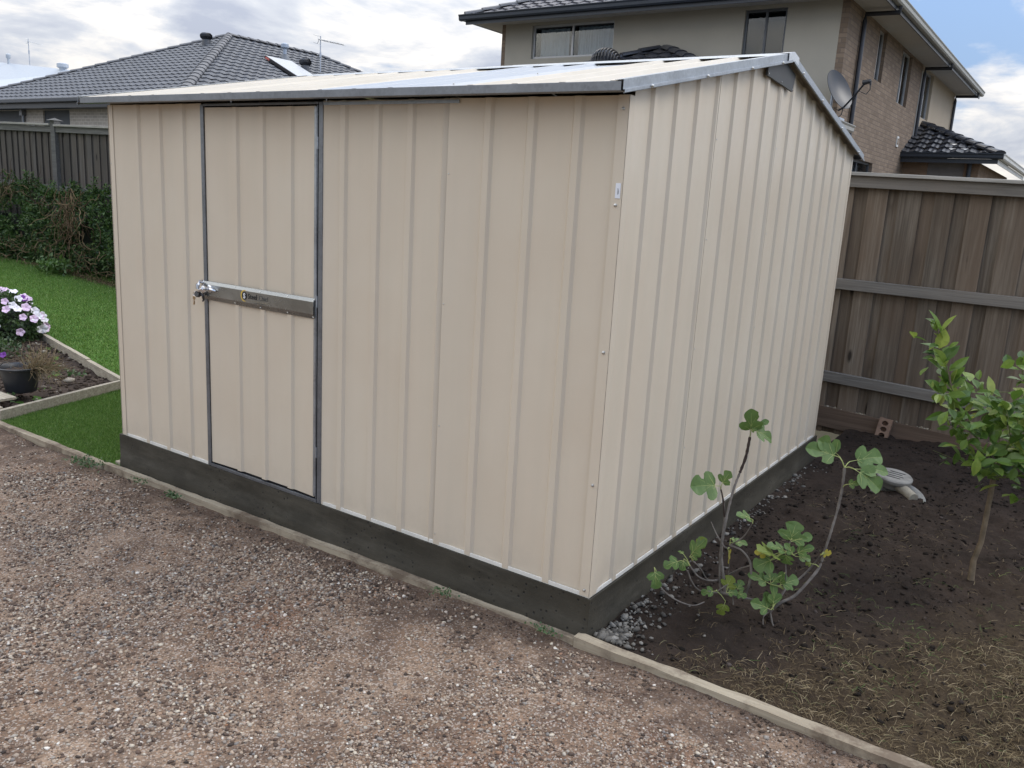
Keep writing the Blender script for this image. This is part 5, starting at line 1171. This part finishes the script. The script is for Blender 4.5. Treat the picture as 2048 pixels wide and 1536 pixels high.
CIT_BR=[
 (0.013,[(1.125, 1.576, -0.141), (1.125, 1.576, -0.048), (1.137, 1.584, 0.044), (1.141, 1.587, 0.174), (1.142, 1.588, 0.244), (1.139, 1.586, 0.342)]),
 (0.008,[(1.139, 1.586, 0.342), (1.119, 1.572, 0.399), (1.083, 1.572, 0.448), (1.048, 1.56, 0.521), (0.994, 1.524, 0.574), (0.958, 1.488, 0.678), (0.917, 1.448, 0.761), (0.891, 1.418, 0.854), (0.857, 1.396, 0.943), (0.829, 1.377, 1.031)]),
 (0.007,[(1.139, 1.586, 0.342), (1.112, 1.531, 0.392), (1.079, 1.473, 0.432), (1.053, 1.407, 0.488), (0.995, 1.344, 0.601)]),
 (0.007,[(1.139, 1.586, 0.342), (1.142, 1.611, 0.414), (1.136, 1.644, 0.483), (1.112, 1.664, 0.571), (1.066, 1.657, 0.66), (1.008, 1.618, 0.732)]),
 (0.008,[(1.139, 1.586, 0.342), (1.181, 1.613, 0.374), (1.218, 1.663, 0.419), (1.243, 1.716, 0.491), (1.251, 1.721, 0.588), (1.221, 1.701, 0.681), (1.178, 1.636, 0.797), (1.154, 1.595, 0.89)]),
 (0.006,[(1.145, 1.59, 0.352), (1.208, 1.572, 0.372), (1.268, 1.551, 0.401), (1.324, 1.565, 0.429)]),
 (0.006,[(1.143, 1.588, 0.371), (1.164, 1.53, 0.467), (1.176, 1.49, 0.562), (1.156, 1.452, 0.658), (1.131, 1.423, 0.731)]),
 (0.004,[(0.932, 1.446, 0.722), (0.906, 1.393, 0.722), (0.868, 1.355, 0.74)]),
 (0.003,[(1.065, 1.596, 0.727), (1.121, 1.634, 0.731), (1.175, 1.67, 0.73), (1.222, 1.702, 0.719)]),
 (0.003,[(1.089, 1.551, 0.372), (1.034, 1.467, 0.414), (0.989, 1.388, 0.45), (0.912, 1.312, 0.488)]),
 (0.004,[(1.05, 1.526, 0.528), (0.998, 1.37, 0.614), (0.968, 1.314, 0.647)]),
 (0.005,[(1.219, 1.639, 0.425), (1.214, 1.563, 0.536), (1.196, 1.527, 0.615), (1.181, 1.493, 0.673)]),
 (0.005,[(1.188, 1.618, 0.374), (1.252, 1.734, 0.43), (1.316, 1.801, 0.508), (1.319, 1.827, 0.629)]),
 (0.004,[(1.05, 1.525, 0.585), (1.071, 1.54, 0.643), (1.063, 1.498, 0.724), (1.055, 1.469, 0.764)]),
]
CIT_LV=[
 ((0.869, 1.404, 0.952),(0.819, 1.329, 1.087),0.4),
 ((0.857, 1.396, 0.988),(0.896, 1.407, 1.068),0.5),
 ((0.86, 1.398, 0.915),(0.874, 1.373, 1.001),0.7),
 ((0.876, 1.408, 0.853),(0.928, 1.437, 0.939),0.6),
 ((0.893, 1.42, 0.835),(0.849, 1.356, 0.919),0.5),
 ((0.888, 1.417, 0.817),(0.831, 1.357, 0.875),0.45),
 ((0.907, 1.429, 0.818),(0.974, 1.446, 0.891),0.4),
 ((0.927, 1.443, 0.783),(0.963, 1.448, 0.834),0.7),
 ((0.926, 1.442, 0.764),(0.935, 1.41, 0.835),0.6),
 ((0.903, 1.427, 0.762),(0.89, 1.378, 0.841),0.35),
 ((0.921, 1.439, 0.745),(0.89, 1.406, 0.819),0.4),
 ((0.902, 1.426, 0.72),(0.835, 1.369, 0.778),0.6),
 ((0.895, 1.421, 0.715),(0.867, 1.382, 0.772),0.7),
 ((0.902, 1.426, 0.716),(0.895, 1.418, 0.772),0.7),
 ((0.922, 1.439, 0.633),(0.862, 1.361, 0.607),0.4),
 ((0.946, 1.455, 0.568),(0.902, 1.419, 0.562),0.5),
 ((0.937, 1.45, 0.577),(0.929, 1.404, 0.641),0.8),
 ((0.971, 1.473, 0.655),(0.919, 1.436, 0.708),0.4),
 ((0.951, 1.459, 0.635),(0.935, 1.43, 0.712),0.6),
]

# ---------------------------------------------------------------- plants
def leaf_fan(V, F, base, tip, width, nrm, shape, fold=.15, curl=.12, rows=None):
    """adds one leaf; shape(t)->half width profile; two halves folded on the midrib"""
    base = Vector(base); tip = Vector(tip); ax = tip - base; L = ax.length
    if L < 1e-5: return
    ax /= L; nn = Vector(nrm); nn = (nn - ax * nn.dot(ax))
    if nn.length < 1e-4: nn = ax.orthogonal()
    nn.normalize(); sd_ = ax.cross(nn); k = len(shape); b = len(V)
    for i, (t, wl_, wr2) in enumerate(shape):
        c = base + ax * (L * t) - nn * (curl * L * t * t)
        V.append(c - sd_ * (wl_ * width) + nn * (fold * wl_ * width)); V.append(c); V.append(c + sd_ * (wr2 * width) + nn * (fold * wr2 * width))
    for i in range(k - 1):
        a = b + 3 * i; F.append((a, a + 1, a + 4, a + 3)); F.append((a + 1, a + 2, a + 5, a + 4))
CIT = [(0, .02, .02), (.10, .16, .16), (.28, .40, .40), (.48, .47, .47), (.68, .40, .40), (.86, .20, .20), (1, .01, .01)]
def m_leaf(name, stops, rough=.42, spec=.5, trans=.3, vein=None, sc_=50):
    m = Mat(name, stops[0][1], rough, 0, spec); c = m.ramp(m.island(), stops); n = m.noise(m.tc(), sc_, 3, .5)
    c = m.mix(m.ramp(n, [(.35, 0), (.75, .3)]), c, tuple(x * .5 for x in stops[0][1])); m.col(c)
    ts = m.n.new('ShaderNodeBsdfTranslucent'); m.l.new(c, ts.inputs[0]); mx_ = m.n.new('ShaderNodeMixShader'); mx_.inputs[0].default_value = trans; o = m.n['Material Output']
    m.l.new(m.b.outputs[0], mx_.inputs[1]); m.l.new(ts.outputs[0], mx_.inputs[2]); m.l.new(mx_.outputs[0], o.inputs[0]); return m.m
M_CITL = m_leaf('citrus_leaf', [(0, (.055, .115, .022)), (.35, (.10, .185, .030)), (.7, (.17, .27, .045)), (.9, (.27, .36, .065)), (1, (.38, .44, .11))], .38, .5, .35)
M_BARK = m_plain('citrus_bark', (.17, .13, .085), .85, 0, .2, .3, 30, .5, 60, .003); M_GREENST = m_plain('green_twig', (.13, .16, .045), .7, vary=.2)
ct = empty('citrus_tree', (1.131, 1.58, -.14), 'young citrus tree with bright green leaves in front of the right fence', 'tree')
mb = MB(); mb.tube([Vector(p) + Vector((random.uniform(-.003, .003), random.uniform(-.003, .003), 0)) for p in CIT_BR[0][1]], [.0145, .0125, .0118, .0112, .0108, .0115], 12); mb.build('trunk', M_BARK, ct, smooth=True)
mb = MB()
for r_, pts in CIT_BR[1:]: mb.tube(pts, [r_ * (1 - .7 * k / (len(pts) - 1)) * .62 for k in range(len(pts))], 7)
mb.build('branches', M_GREENST, ct, smooth=True)
V = []; F = []; rr = random.Random(21); camdir = Vector((.2, -1, .35)).normalized()
def rnd_n(): return (camdir * .7 + Vector((rr.gauss(0, .6), rr.gauss(0, .5), rr.gauss(.4, .5)))).normalized()
for b, t, w_ in CIT_LV:
    b = Vector(b); t = Vector(t); leaf_fan(V, F, b, t, (t - b).length * w_ * .95, rnd_n(), CIT, .30, .10)
for r_, pts in CIT_BR[1:]:
    P = [Vector(p) for p in pts]
    for i_ in range(len(P) - 1):
        L = (P[i_ + 1] - P[i_]).length; n = max(1, int(L / (.0175)))
        if r_ < .0035: n = max(0, int(L / .07))
        for k in range(n):
            f_ = (i_ + k / n) / (len(P) - 1)
            if f_ < .16: continue
            c = P[i_].lerp(P[i_ + 1], k / n + rr.uniform(0, .1)); d = (P[i_ + 1] - P[i_]).normalized()
            out_ = Vector((rr.gauss(0, 1), rr.gauss(0, 1), rr.gauss(0.05, .7))).normalized(); dr_ = (d * .35 + out_ * .9).normalized(); l_ = rr.uniform(.045, .092) * (1.0 if f_ < .85 else .75)
            pt = c + dr_ * .010; leaf_fan(V, F, pt, pt + dr_ * l_, l_ * rr.uniform(.45, .68), (Vector((0, 0, 1)) * .9 + rnd_n() * .8), CIT, rr.uniform(.15, .5), rr.uniform(.0, .25))
# soft extra shoots filling the crown
for _ in range(430):
    i_ = rr.randrange(1, len(CIT_BR)); P = CIT_BR[i_][1]; j = rr.randrange(max(0, len(P) // 3), len(P)); c = Vector(P[j]) + Vector((rr.gauss(0, .050), rr.gauss(0, .055), rr.gauss(.0, .045)))
    if CIT_BR[i_][0] < .0045 and rr.random() < .75: continue
    if c.x < .93 and rr.random() < .7: continue
    dr_ = Vector((rr.gauss(0, 1), rr.gauss(0, 1), rr.gauss(.2, .8))).normalized(); l_ = rr.uniform(.045, .092); leaf_fan(V, F, c, c + dr_ * l_, l_ * rr.uniform(.45, .7), Vector((0, 0, 1)) + rnd_n() * .9, CIT, rr.uniform(.15, .5), rr.uniform(0, .3))
mb = MB(); mb.faces(V, F); mb.build('crown', M_CITL, ct, smooth=False)

# fig sapling
M_FIGG = m_leaf('fig_leaf', [(0, (.068, .130, .032)), (.5, (.105, .180, .046)), (1, (.155, .23, .062))], .5, .4, .25)
M_FIGL = m_leaf('fig_leaf_light', [(0, (.16, .22, .04)), (1, (.22, .27, .05))], .5, .4, .35)
M_FIGY = m_leaf('fig_leaf_yellow', [(0, (.42, .36, .05)), (.5, (.50, .42, .06)), (1, (.36, .33, .07))], .55, .3, .35)
M_VEIN = m_plain('fig_stalk', (.34, .38, .13), .6); M_FBARK = m_plain('fig_bark', (.17, .15, .13), .8, 0, .25, .35, 35, .5, 90, .002); M_FDARK = m_plain('fig_bark_dark', (.055, .040, .034), .8, 0, .2, .3, 40, .5, 90, .002)
fg = empty('fig_sapling', (.46, .60, -.14), 'leggy young fig with lobed leaves beside the shed side wall', 'plant')
def knobby(mb, pts, r0, r1, n=8, bump=.18, den=.03):
    P = [Vector(p) for p in pts]; Q = []; Rr = []; tot = sum((P[i + 1] - P[i]).length for i in range(len(P) - 1)); acc = 0
    for i in range(len(P) - 1):
        L = (P[i + 1] - P[i]).length; m_ = max(2, int(L / .012)); p0 = P[max(i - 1, 0)]; p1 = P[i]; p2 = P[i + 1]; p3 = P[min(i + 2, len(P) - 1)]
        for k in range(m_):
            t = k / m_; Q.append(.5 * ((2 * p1) + (p2 - p0) * t + (2 * p0 - 5 * p1 + 4 * p2 - p3) * t * t + (3 * p1 - p0 - 3 * p2 + p3) * t ** 3)); f_ = (acc + L * t) / tot
            Rr.append((r0 + (r1 - r0) * f_) * (1 + (bump if (int((acc + L * t) / den) % 1 == 0 and ((acc + L * t) % den) < .010) else 0) + rr.uniform(-.05, .05)))
        acc += L
    Q.append(P[-1]); Rr.append(r1); mb.tube(Q, Rr, n)
for k, (r_, pts) in enumerate(FIG_BR):
    mb = MB(); knobby(mb, pts, r_ * .80, r_ * (.50 if k in (0, 2) else .45)); mb.build('branch', M_FBARK, fg, smooth=True)
# young darker tips
for k in (0, 1, 2):
    r_, pts = FIG_BR[k]; mb = MB(); knobby(mb, pts[-3:], r_ * .70, r_ * .62, bump=.28, den=.022); mb.build('branch_tip', M_FDARK if k != 2 else M_FBARK, fg, smooth=True)
LOB = [(0, .03), (-.10, -.03), (-.26, -.02), (-.40, .08), (-.50, .24), (-.50, .38), (-.42, .46), (-.30, .45), (-.22, .47), (-.25, .56), (-.33, .68), (-.34, .80), (-.27, .90), (-.17, .96), (-.08, .99), (0, 1.0)]
def fig_leaf(mb, stalk, base, tip, width, nrm):
    base = Vector(base); tip = Vector(tip); ax = tip - base; L = ax.length; ax /= L; nn = Vector(nrm); nn = nn - ax * nn.dot(ax); nn.normalize(); sd_ = ax.cross(nn)
    st_l = .22; b0 = base + ax * (L * st_l); Lb = L * (1 - st_l); seed_ = rr.uniform(.85, 1.12); rows = []
    outl = [(x * width * seed_ * rr.uniform(.93, 1.07), y) for x, y in LOB]; right = [(-x * rr.uniform(.85, 1.12), y) for x, y in outl[::-1][1:-1]]
    P2 = outl + right
    def p3(x, y):
        return b0 + ax * (Lb * y) + sd_ * (Lb * x) + nn * (Lb * (.28 * abs(x) - .20 * y * y - .25 * x * x + .02 * math.sin(9 * x + 5 * y)))
    V = [p3(x, y) for x, y in P2]; k = len(P2)
    mid = [p3(0, y) for y in (.02, .2, .4, .6, .8)]; V += mid; F = []
    nl_ = len(outl) - 1
    def mi(y): return k + min(4, max(0, int(round(y / .2))))
    for i_ in range(k):
        j = (i_ + 1) % k; a, b = mi(P2[i_][1]), mi(P2[j][1])
        F.append((i_, j, a)) if a == b else F.append((i_, j, b, a))
    mb.faces(V, F)
    stalk.tube([base, b0 + nn * .0006], [.0016, .0011], 5)
    stalk.tube([b0 + nn * .0008, p3(0, .4) + nn * .0008, p3(0, .8) + nn * .0006], [.0010, .0007, .0003], 4)
    for s_ in (-1, 1): stalk.tube([b0 + nn * .0008, p3(s_ * .2 * width, .18) + nn * .001, p3(s_ * .38 * width, .27) + nn * .0008], [.0008, .0006, .0002], 4)
    for s_ in (-1, 1): stalk.tube([p3(0, .2) + nn * .0008, p3(s_ * .2 * width, .62) + nn * .001], [.0006, .0002], 4)
for (b, t, w_, c) in FIG_LV:
    L = (Vector(t) - Vector(b)).length; t2 = Vector(b) + (Vector(t) - Vector(b)) * 1.14 + Vector((rr.gauss(0, .1), rr.gauss(0, .2), rr.gauss(0, .05))) * L
    nm = (Vector((.25, -.75, .75)) + Vector((rr.gauss(0, .3), rr.gauss(0, .3), rr.gauss(0, .3)))).normalized(); mb = MB(); st_ = MB(); fig_leaf(mb, st_, b, t2, w_ * 1.25, nm)
    near = min((Vector(q_) for _r, ps_ in FIG_BR for q_ in ps_), key=lambda q_: (q_ - Vector(b)).length)
    if .004 < (near - Vector(b)).length < .10: st_.tube([near, near.lerp(Vector(b), .5) + Vector((0, 0, .004)), Vector(b)], [.0022, .0019, .0016], 6)
    lf = mb.build('leaf', (M_FIGG, M_FIGL, M_FIGY)[c], fg, smooth=False)
    if c == 2: lf['label'] = 'yellowing leaf'
    st_.build('leaf_vein', M_VEIN, lf)

# hedge / creeper against the left fence
def leaf_cloud(n, fpos, size, aspect=.5, upb=.5, cl=1):
    """numpy cloud of small two-triangle folded leaves"""
    P, Nn = fpos(n); n = len(P); a = rng.normal(0, 1, (n, 3)); ax = a + Nn * .7 + np.array([0, 0, .25]); ax /= np.linalg.norm(ax, axis=1)[:, None]
    nr_ = rng.normal(0, .6, (n, 3)) + np.array([0, -.4, upb]) + Nn * .5; s_ = np.cross(ax, nr_); s_ /= np.linalg.norm(s_, axis=1)[:, None] + 1e-9; nr_ = np.cross(s_, ax); l_ = size * rng.uniform(.6, 1.25, n)[:, None]
    c0 = P; c2 = P + ax * l_; m1 = P + ax * l_ * .45
    V = np.stack([c0, m1 - s_ * l_ * aspect * .5 + nr_ * l_ * .06, c2 - nr_ * l_ * .1, m1 + s_ * l_ * aspect * .5 + nr_ * l_ * .06], 1).reshape(-1, 3)
    F = np.array([(0, 1, 2), (0, 2, 3)])[None] + (np.arange(n) * 4)[:, None, None]
    return V, F.reshape(-1, 3)
M_HEDGE = m_leaf('hedge_leaf', [(0, (.030, .062, .018)), (.5, (.058, .115, .030)), (.85, (.10, .175, .045)), (1, (.17, .24, .07))], .45, .4, .3, sc_=20)
M_TWIG = m_island('dry_twig', [(0, (.06, .04, .025)), (.6, (.15, .10, .06)), (1, (.26, .19, .11))], .9, .1, .1)
hg = empty('hedge', (-11.5, 4.05, .05), 'dense dark green creeper hedge growing along the left fence', 'hedge')
def hedge_surface(x):
    top = 1.17 + .20 * (fbm(x * 1.3, x * 0 + 2, 3, 3) - .5) + .22 * (fbm(x * 4.2, x * 0 + 7, 8, 2) - .5) * 1.0; top = np.where(x > -9.9, top - (x + 9.9) * .55, top); return top
def fpos_h(n):
    x = rng.uniform(-16.5, -8.6, n); u = rng.uniform(0, 1, n); top = hedge_surface(x); z = .0 + u * (top + .02)
    d = .52 * np.sqrt(np.clip(1 - (u * .92) ** 3.2, 0, 1)) * (.62 + .55 * fbm(x * 2.2, z * 2.4, 12, 4)) + .05; d = d * np.where(u < .2, .75 + u, 1)
    k = rng.uniform(0, 1, n) ** .35; y = 4.36 - d * k; keep = fbm(x * 5.5, z * 6, 44, 3) + (k - .9) * .5 > .40; P = np.stack([x, y, z], 1)[keep]; Nn = np.tile([0, -.8, .4], (len(P), 1)); return P, Nn
V, F = leaf_cloud(62000, fpos_h, .052, .55); np_mesh('foliage', V, F, M_HEDGE, hg)
# sprigs standing out of the top
def fpos_s(n):
    m_ = 90; cx_ = rng.uniform(-16, -9.3, m_); h = rng.uniform(.03, .16, m_); idx = rng.integers(0, m_, n); t = rng.uniform(0, 1, n); x = cx_[idx] + rng.normal(0, .02, n); z = hedge_surface(cx_[idx]) - .03 + t * h[idx] * 1.5; y = 4.1 - .2 * (idx % 3) / 3 + rng.normal(0, .02, n)
    return np.stack([x, y, z], 1), np.tile([0, 0, 1.0], (n, 1))
V, F = leaf_cloud(5200, fpos_s, .045, .5); np_mesh('sprigs', V, F, M_HEDGE, hg)
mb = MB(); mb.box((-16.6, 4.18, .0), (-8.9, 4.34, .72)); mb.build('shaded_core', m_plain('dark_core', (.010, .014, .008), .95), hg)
mb = MB(); r3 = random.Random(8)
def vine(mb, p, n, l_, dirv, j, rad):
    P = [Vector(p)]; d = Vector(dirv)
    for _ in range(n): d = (d + Vector((r3.gauss(0, j), r3.gauss(0, j * .6), r3.gauss(0, j)))).normalized(); P.append(P[-1] + d * l_)
    mb.tube(P, [rad * (1 - .6 * i_ / n) for i_ in range(n + 1)], 4)
for _ in range(85): vine(mb, (-10.55 + r3.gauss(0, .24), 3.76 + r3.uniform(-.06, .12), r3.uniform(.55, 1.22)), 9, .055, (r3.uniform(-.3, .2), -.05, -1), .45, .006)
for _ in range(60): vine(mb, (-12.8 + r3.gauss(0, .45), 3.95 + r3.uniform(-.06, .1), r3.uniform(1.02, 1.25)), 7, .06, (.8, -.1, .1), .5, .005)
for _ in range(130): vine(mb, (r3.uniform(-14, -9.2), 3.74, r3.uniform(.05, .45)), 6, .05, (r3.uniform(-1, 1), -.1, .0), .6, .005)
mb.build('dry_vines', M_TWIG, hg)
# dry litter and low weed at the hedge foot
def flit(n): x = rng.uniform(-12, -8.7, n); return x, 3.80 + rng.normal(0, .07, n) - .05 * (x + 10)
straw('leaf_litter', 2600, flit, M_TWIG, 'dry brown litter along the foot of the hedge', (.03, .10), zlawn, .003)
wd = empty('low_weed', (-10.75, 3.62, .05), 'small light green leafy weed at the foot of the hedge', 'plant')
def fpos_w(n): P = rng.normal(0, 1, (n, 3)) * np.array([.15, .09, .045]) + np.array([-10.75, 3.62, .12]); P[:, 2] = np.abs(P[:, 2] - .03) + .03; return P, np.tile([0, -.3, 1.0], (n, 1))
V, F = leaf_cloud(420, fpos_w, .07, .5); np_mesh('foliage', V, F, m_leaf('weed_leaf', [(0, (.06, .13, .03)), (1, (.13, .22, .05))]), wd)

# petunia mound
pe_ = empty('petunia_plant', (-6.95, 1.22, -.1), 'mound of pale pink and white petunias in the flower bed', 'flowers')
M_PLF = m_leaf('petunia_leaf', [(0, (.025, .055, .018)), (1, (.07, .12, .035))])
pc = np.array([-7.12, 1.20, .0]); pr3 = np.array([.56, .32, .31])
def fpos_p(n): P = rng.normal(0, 1, (n, 3)); P /= np.linalg.norm(P, axis=1)[:, None]; Nn = P.copy(); P = P * (rng.uniform(.35, 1, n) ** .4)[:, None] * pr3 + pc; k = P[:, 2] > -.12; return P[k], Nn[k]
V, F = leaf_cloud(5200, fpos_p, .042, .6); np_mesh('foliage', V, F, M_PLF, pe_)
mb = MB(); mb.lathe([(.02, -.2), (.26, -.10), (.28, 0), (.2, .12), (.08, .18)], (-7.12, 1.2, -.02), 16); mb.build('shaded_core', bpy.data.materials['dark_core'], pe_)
fm_ = [m_plain('petal_pink', (.74, .56, .72), .6, 0, .3, .12, 30), m_plain('petal_white', (.80, .77, .80), .6, 0, .3, .05, 30), m_plain('petal_violet', (.16, .03, .26), .6)]; fy = m_plain('petal_throat', (.55, .50, .22), .6)
fmesh = []
for s_ in range(4):
    mb = MB(); n = 30; V = [(0, 0, -.012)]; r5 = random.Random(s_)
    for ring in (.35, .75, 1.0):
        for k in range(n):
            a = 2 * math.pi * k / n; lob = 1 + .09 * math.cos(5 * a) ; rd_ = .036 * ring * (lob if ring > .5 else 1); V.append((rd_ * math.cos(a), rd_ * math.sin(a), -.012 + .016 * ring ** .6 + (.0035 * math.sin(5 * a + s_) + r5.uniform(-.0015, .0015)) * ring - .004 * max(0, ring - .8)))
    F = [(0, 1 + k, 1 + (k + 1) % n) for k in range(n)] + [(1 + r_ * n + k, 1 + (r_ + 1) * n + k, 1 + (r_ + 1) * n + (k + 1) % n, 1 + r_ * n + (k + 1) % n) for r_ in range(2) for k in range(n)]
    me = bpy.data.meshes.new('flower'); me.from_pydata(V, [], F); me.update(); fmesh.append(me)
for k in range(110):
    th = r3.uniform(0, 2 * math.pi); ph = math.acos(r3.uniform(-.05, 1)); d = Vector((math.sin(ph) * math.cos(th), math.sin(ph) * math.sin(th), math.cos(ph)))
    if d.dot(Vector((.75, -.62, .45))) < -.35: continue
    p = Vector((pc[0] + d.x * pr3[0], pc[1] + d.y * pr3[1], pc[2] + d.z * pr3[2])) + d * .015
    me = fmesh[k % 4].copy(); me.materials.append(fm_[1] if k % 5 in (0, 2) else fm_[1] if k % 7 == 0 else (fm_[2] if k in (11,) else fm_[0])); s_ = r3.uniform(.85, 1.15)
    q = (d + Vector((.35, -.45, .15)) + Vector((r3.gauss(0, .25), r3.gauss(0, .25), r3.gauss(0, .25)))).normalized().to_track_quat('Z', 'Y'); me.transform(Matrix.Translation(p) @ q.to_matrix().to_4x4() @ Matrix.Scale(s_, 4)); o = link('flower', me, None, pe_)
pn = empty('pansy_plant', (-6.35, .78, -.12), 'small plant with yellow and violet blooms between pot and petunias', 'flowers')
def fpos_n(n): P = rng.normal(0, 1, (n, 3)) * np.array([.17, .09, .03]) + np.array([-6.35, .80, -.07]); P[:, 2] = np.abs(P[:, 2] + .10) - .10; return P, np.tile([0, 0, 1.0], (n, 1))
V, F = leaf_cloud(520, fpos_n, .04, .6); np_mesh('foliage', V, F, M_PLF, pn)
py_ = m_plain('petal_yellow', (.75, .55, .03), .6)
for (x_, y_, z_, c) in ((-6.48, .80, -.02, 0), (-6.42, .82, -.03, 0), (-6.36, .76, -.04, 0), (-6.02, .66, -.06, 1), (-5.96, .70, -.07, 1)):
    me = fmesh[0].copy(); me.materials.append(py_ if c == 0 else fm_[2]); me.transform(Matrix.Translation((x_, y_, z_)) @ Vector((.5, -.7, .6)).to_track_quat('Z', 'Y').to_matrix().to_4x4() @ Matrix.Scale(.72, 4)); link('flower', me, None, pn)

# black pot with a dried plant
pot = empty('plant_pot', (-4.905, .33, -.12), 'black plastic hanging pot with a dried out plant on the bed soil', 'pot')
pb = m_plain('black_plastic', (.022, .024, .028), .42, 0, .5, .1); PX, PY, PZ = -4.915, .335, -.13
mb = MB(); mb.lathe([(.098, 0), (.104, .02), (.118, .10), (.132, .165), (.150, .170), (.152, .182), (.140, .184), (.128, .176), (.120, .150)], (PX, PY, PZ), 40); mb.build('bowl', pb, pot, smooth=True)
mb = MB(); mb.lathe([(.001, .150), (.122, .152)], (PX, PY, PZ), 24, cap=False); mb.build('potting_soil', M_SOIL_B, pot)
mb = MB(); mb.tube([(PX - .05 + .075 * math.cos(a) + .03, PY - .09 + .02 * math.sin(a), PZ + .182 + .034 * math.sin(a)) for a in np.linspace(0, math.pi, 12)], .0035, 6); mb.tube([(PX + .02 + .06 * math.cos(a), PY + .06, PZ + .185 + .03 * math.sin(a)) for a in np.linspace(0, math.pi, 12)], .0035, 6); mb.build('handle', pb, pot, smooth=True)
M_DRY = m_island('dry_stems', [(0, (.13, .095, .05)), (.5, (.27, .20, .115)), (.85, (.38, .30, .19)), (1, (.14, .16, .06))], .9, .1, .1)
mb = MB()
for _ in range(210):
    sx_ = r3.gauss(.075, .035); p = (PX + sx_, PY + .055 + r3.gauss(0, .025), PZ + .16); vine(mb, p, 6, r3.uniform(.018, .040), (r3.gauss(.75, .45), r3.gauss(.25, .4), r3.uniform(.3, 1.2)), .40, .0018)
for _ in range(90): vine(mb, (PX + .14 + r3.uniform(0, .05), PY + .08 + r3.gauss(.0, .03), PZ + .19), 8, .024, (r3.uniform(.6, 1.1), .25, .1), .35, .0016)
mb.build('dried_plant', M_DRY, pot)
# little clover-like weeds
M_WEED = m_leaf('small_weed_leaf', [(0, (.05, .11, .035)), (1, (.13, .20, .08))])
def weed(c, r_, n, s_, lb, nm='small_weed'):
    def fp(n): P = rng.normal(0, 1, (n, 3)) * np.array([r_, r_ * .45, .008]) + np.array(c); P[:, 2] = c[2] + np.abs(P[:, 2] - c[2]); return P, np.tile([0, 0, 1.0], (n, 1))
    V, F = leaf_cloud(n, fp, s_, .8, 1.4); return props(np_mesh(nm, V, F, M_WEED), lb, 'weed')
weed((-4.72, .12, -.125), .06, 26, .035, 'pale round leafed weed in front of the black pot')
weed((-5.1, .78, -.10), .10, 30, .035, 'pale flat weed in the bed towards the big lawn')
weed((-3.22, -.135, -.185), .075, 210, .016, 'green weed on the gravel at the near left end of the slab')
weed((-2.40, -.13, -.178), .028, 90, .015, 'tiny green weed on the gravel in front of the door')
weed((-.62, -.10, -.148), .03, 60, .012, 'tiny green weed on the gravel below the middle wall panels')
weed((-.13, -.085, -.148), .03, 70, .012, 'tiny green weed on the gravel by the near right slab corner')
weed((-2.72, -.12, -.18), .03, 60, .012, 'tiny green weed on the gravel left of the door')
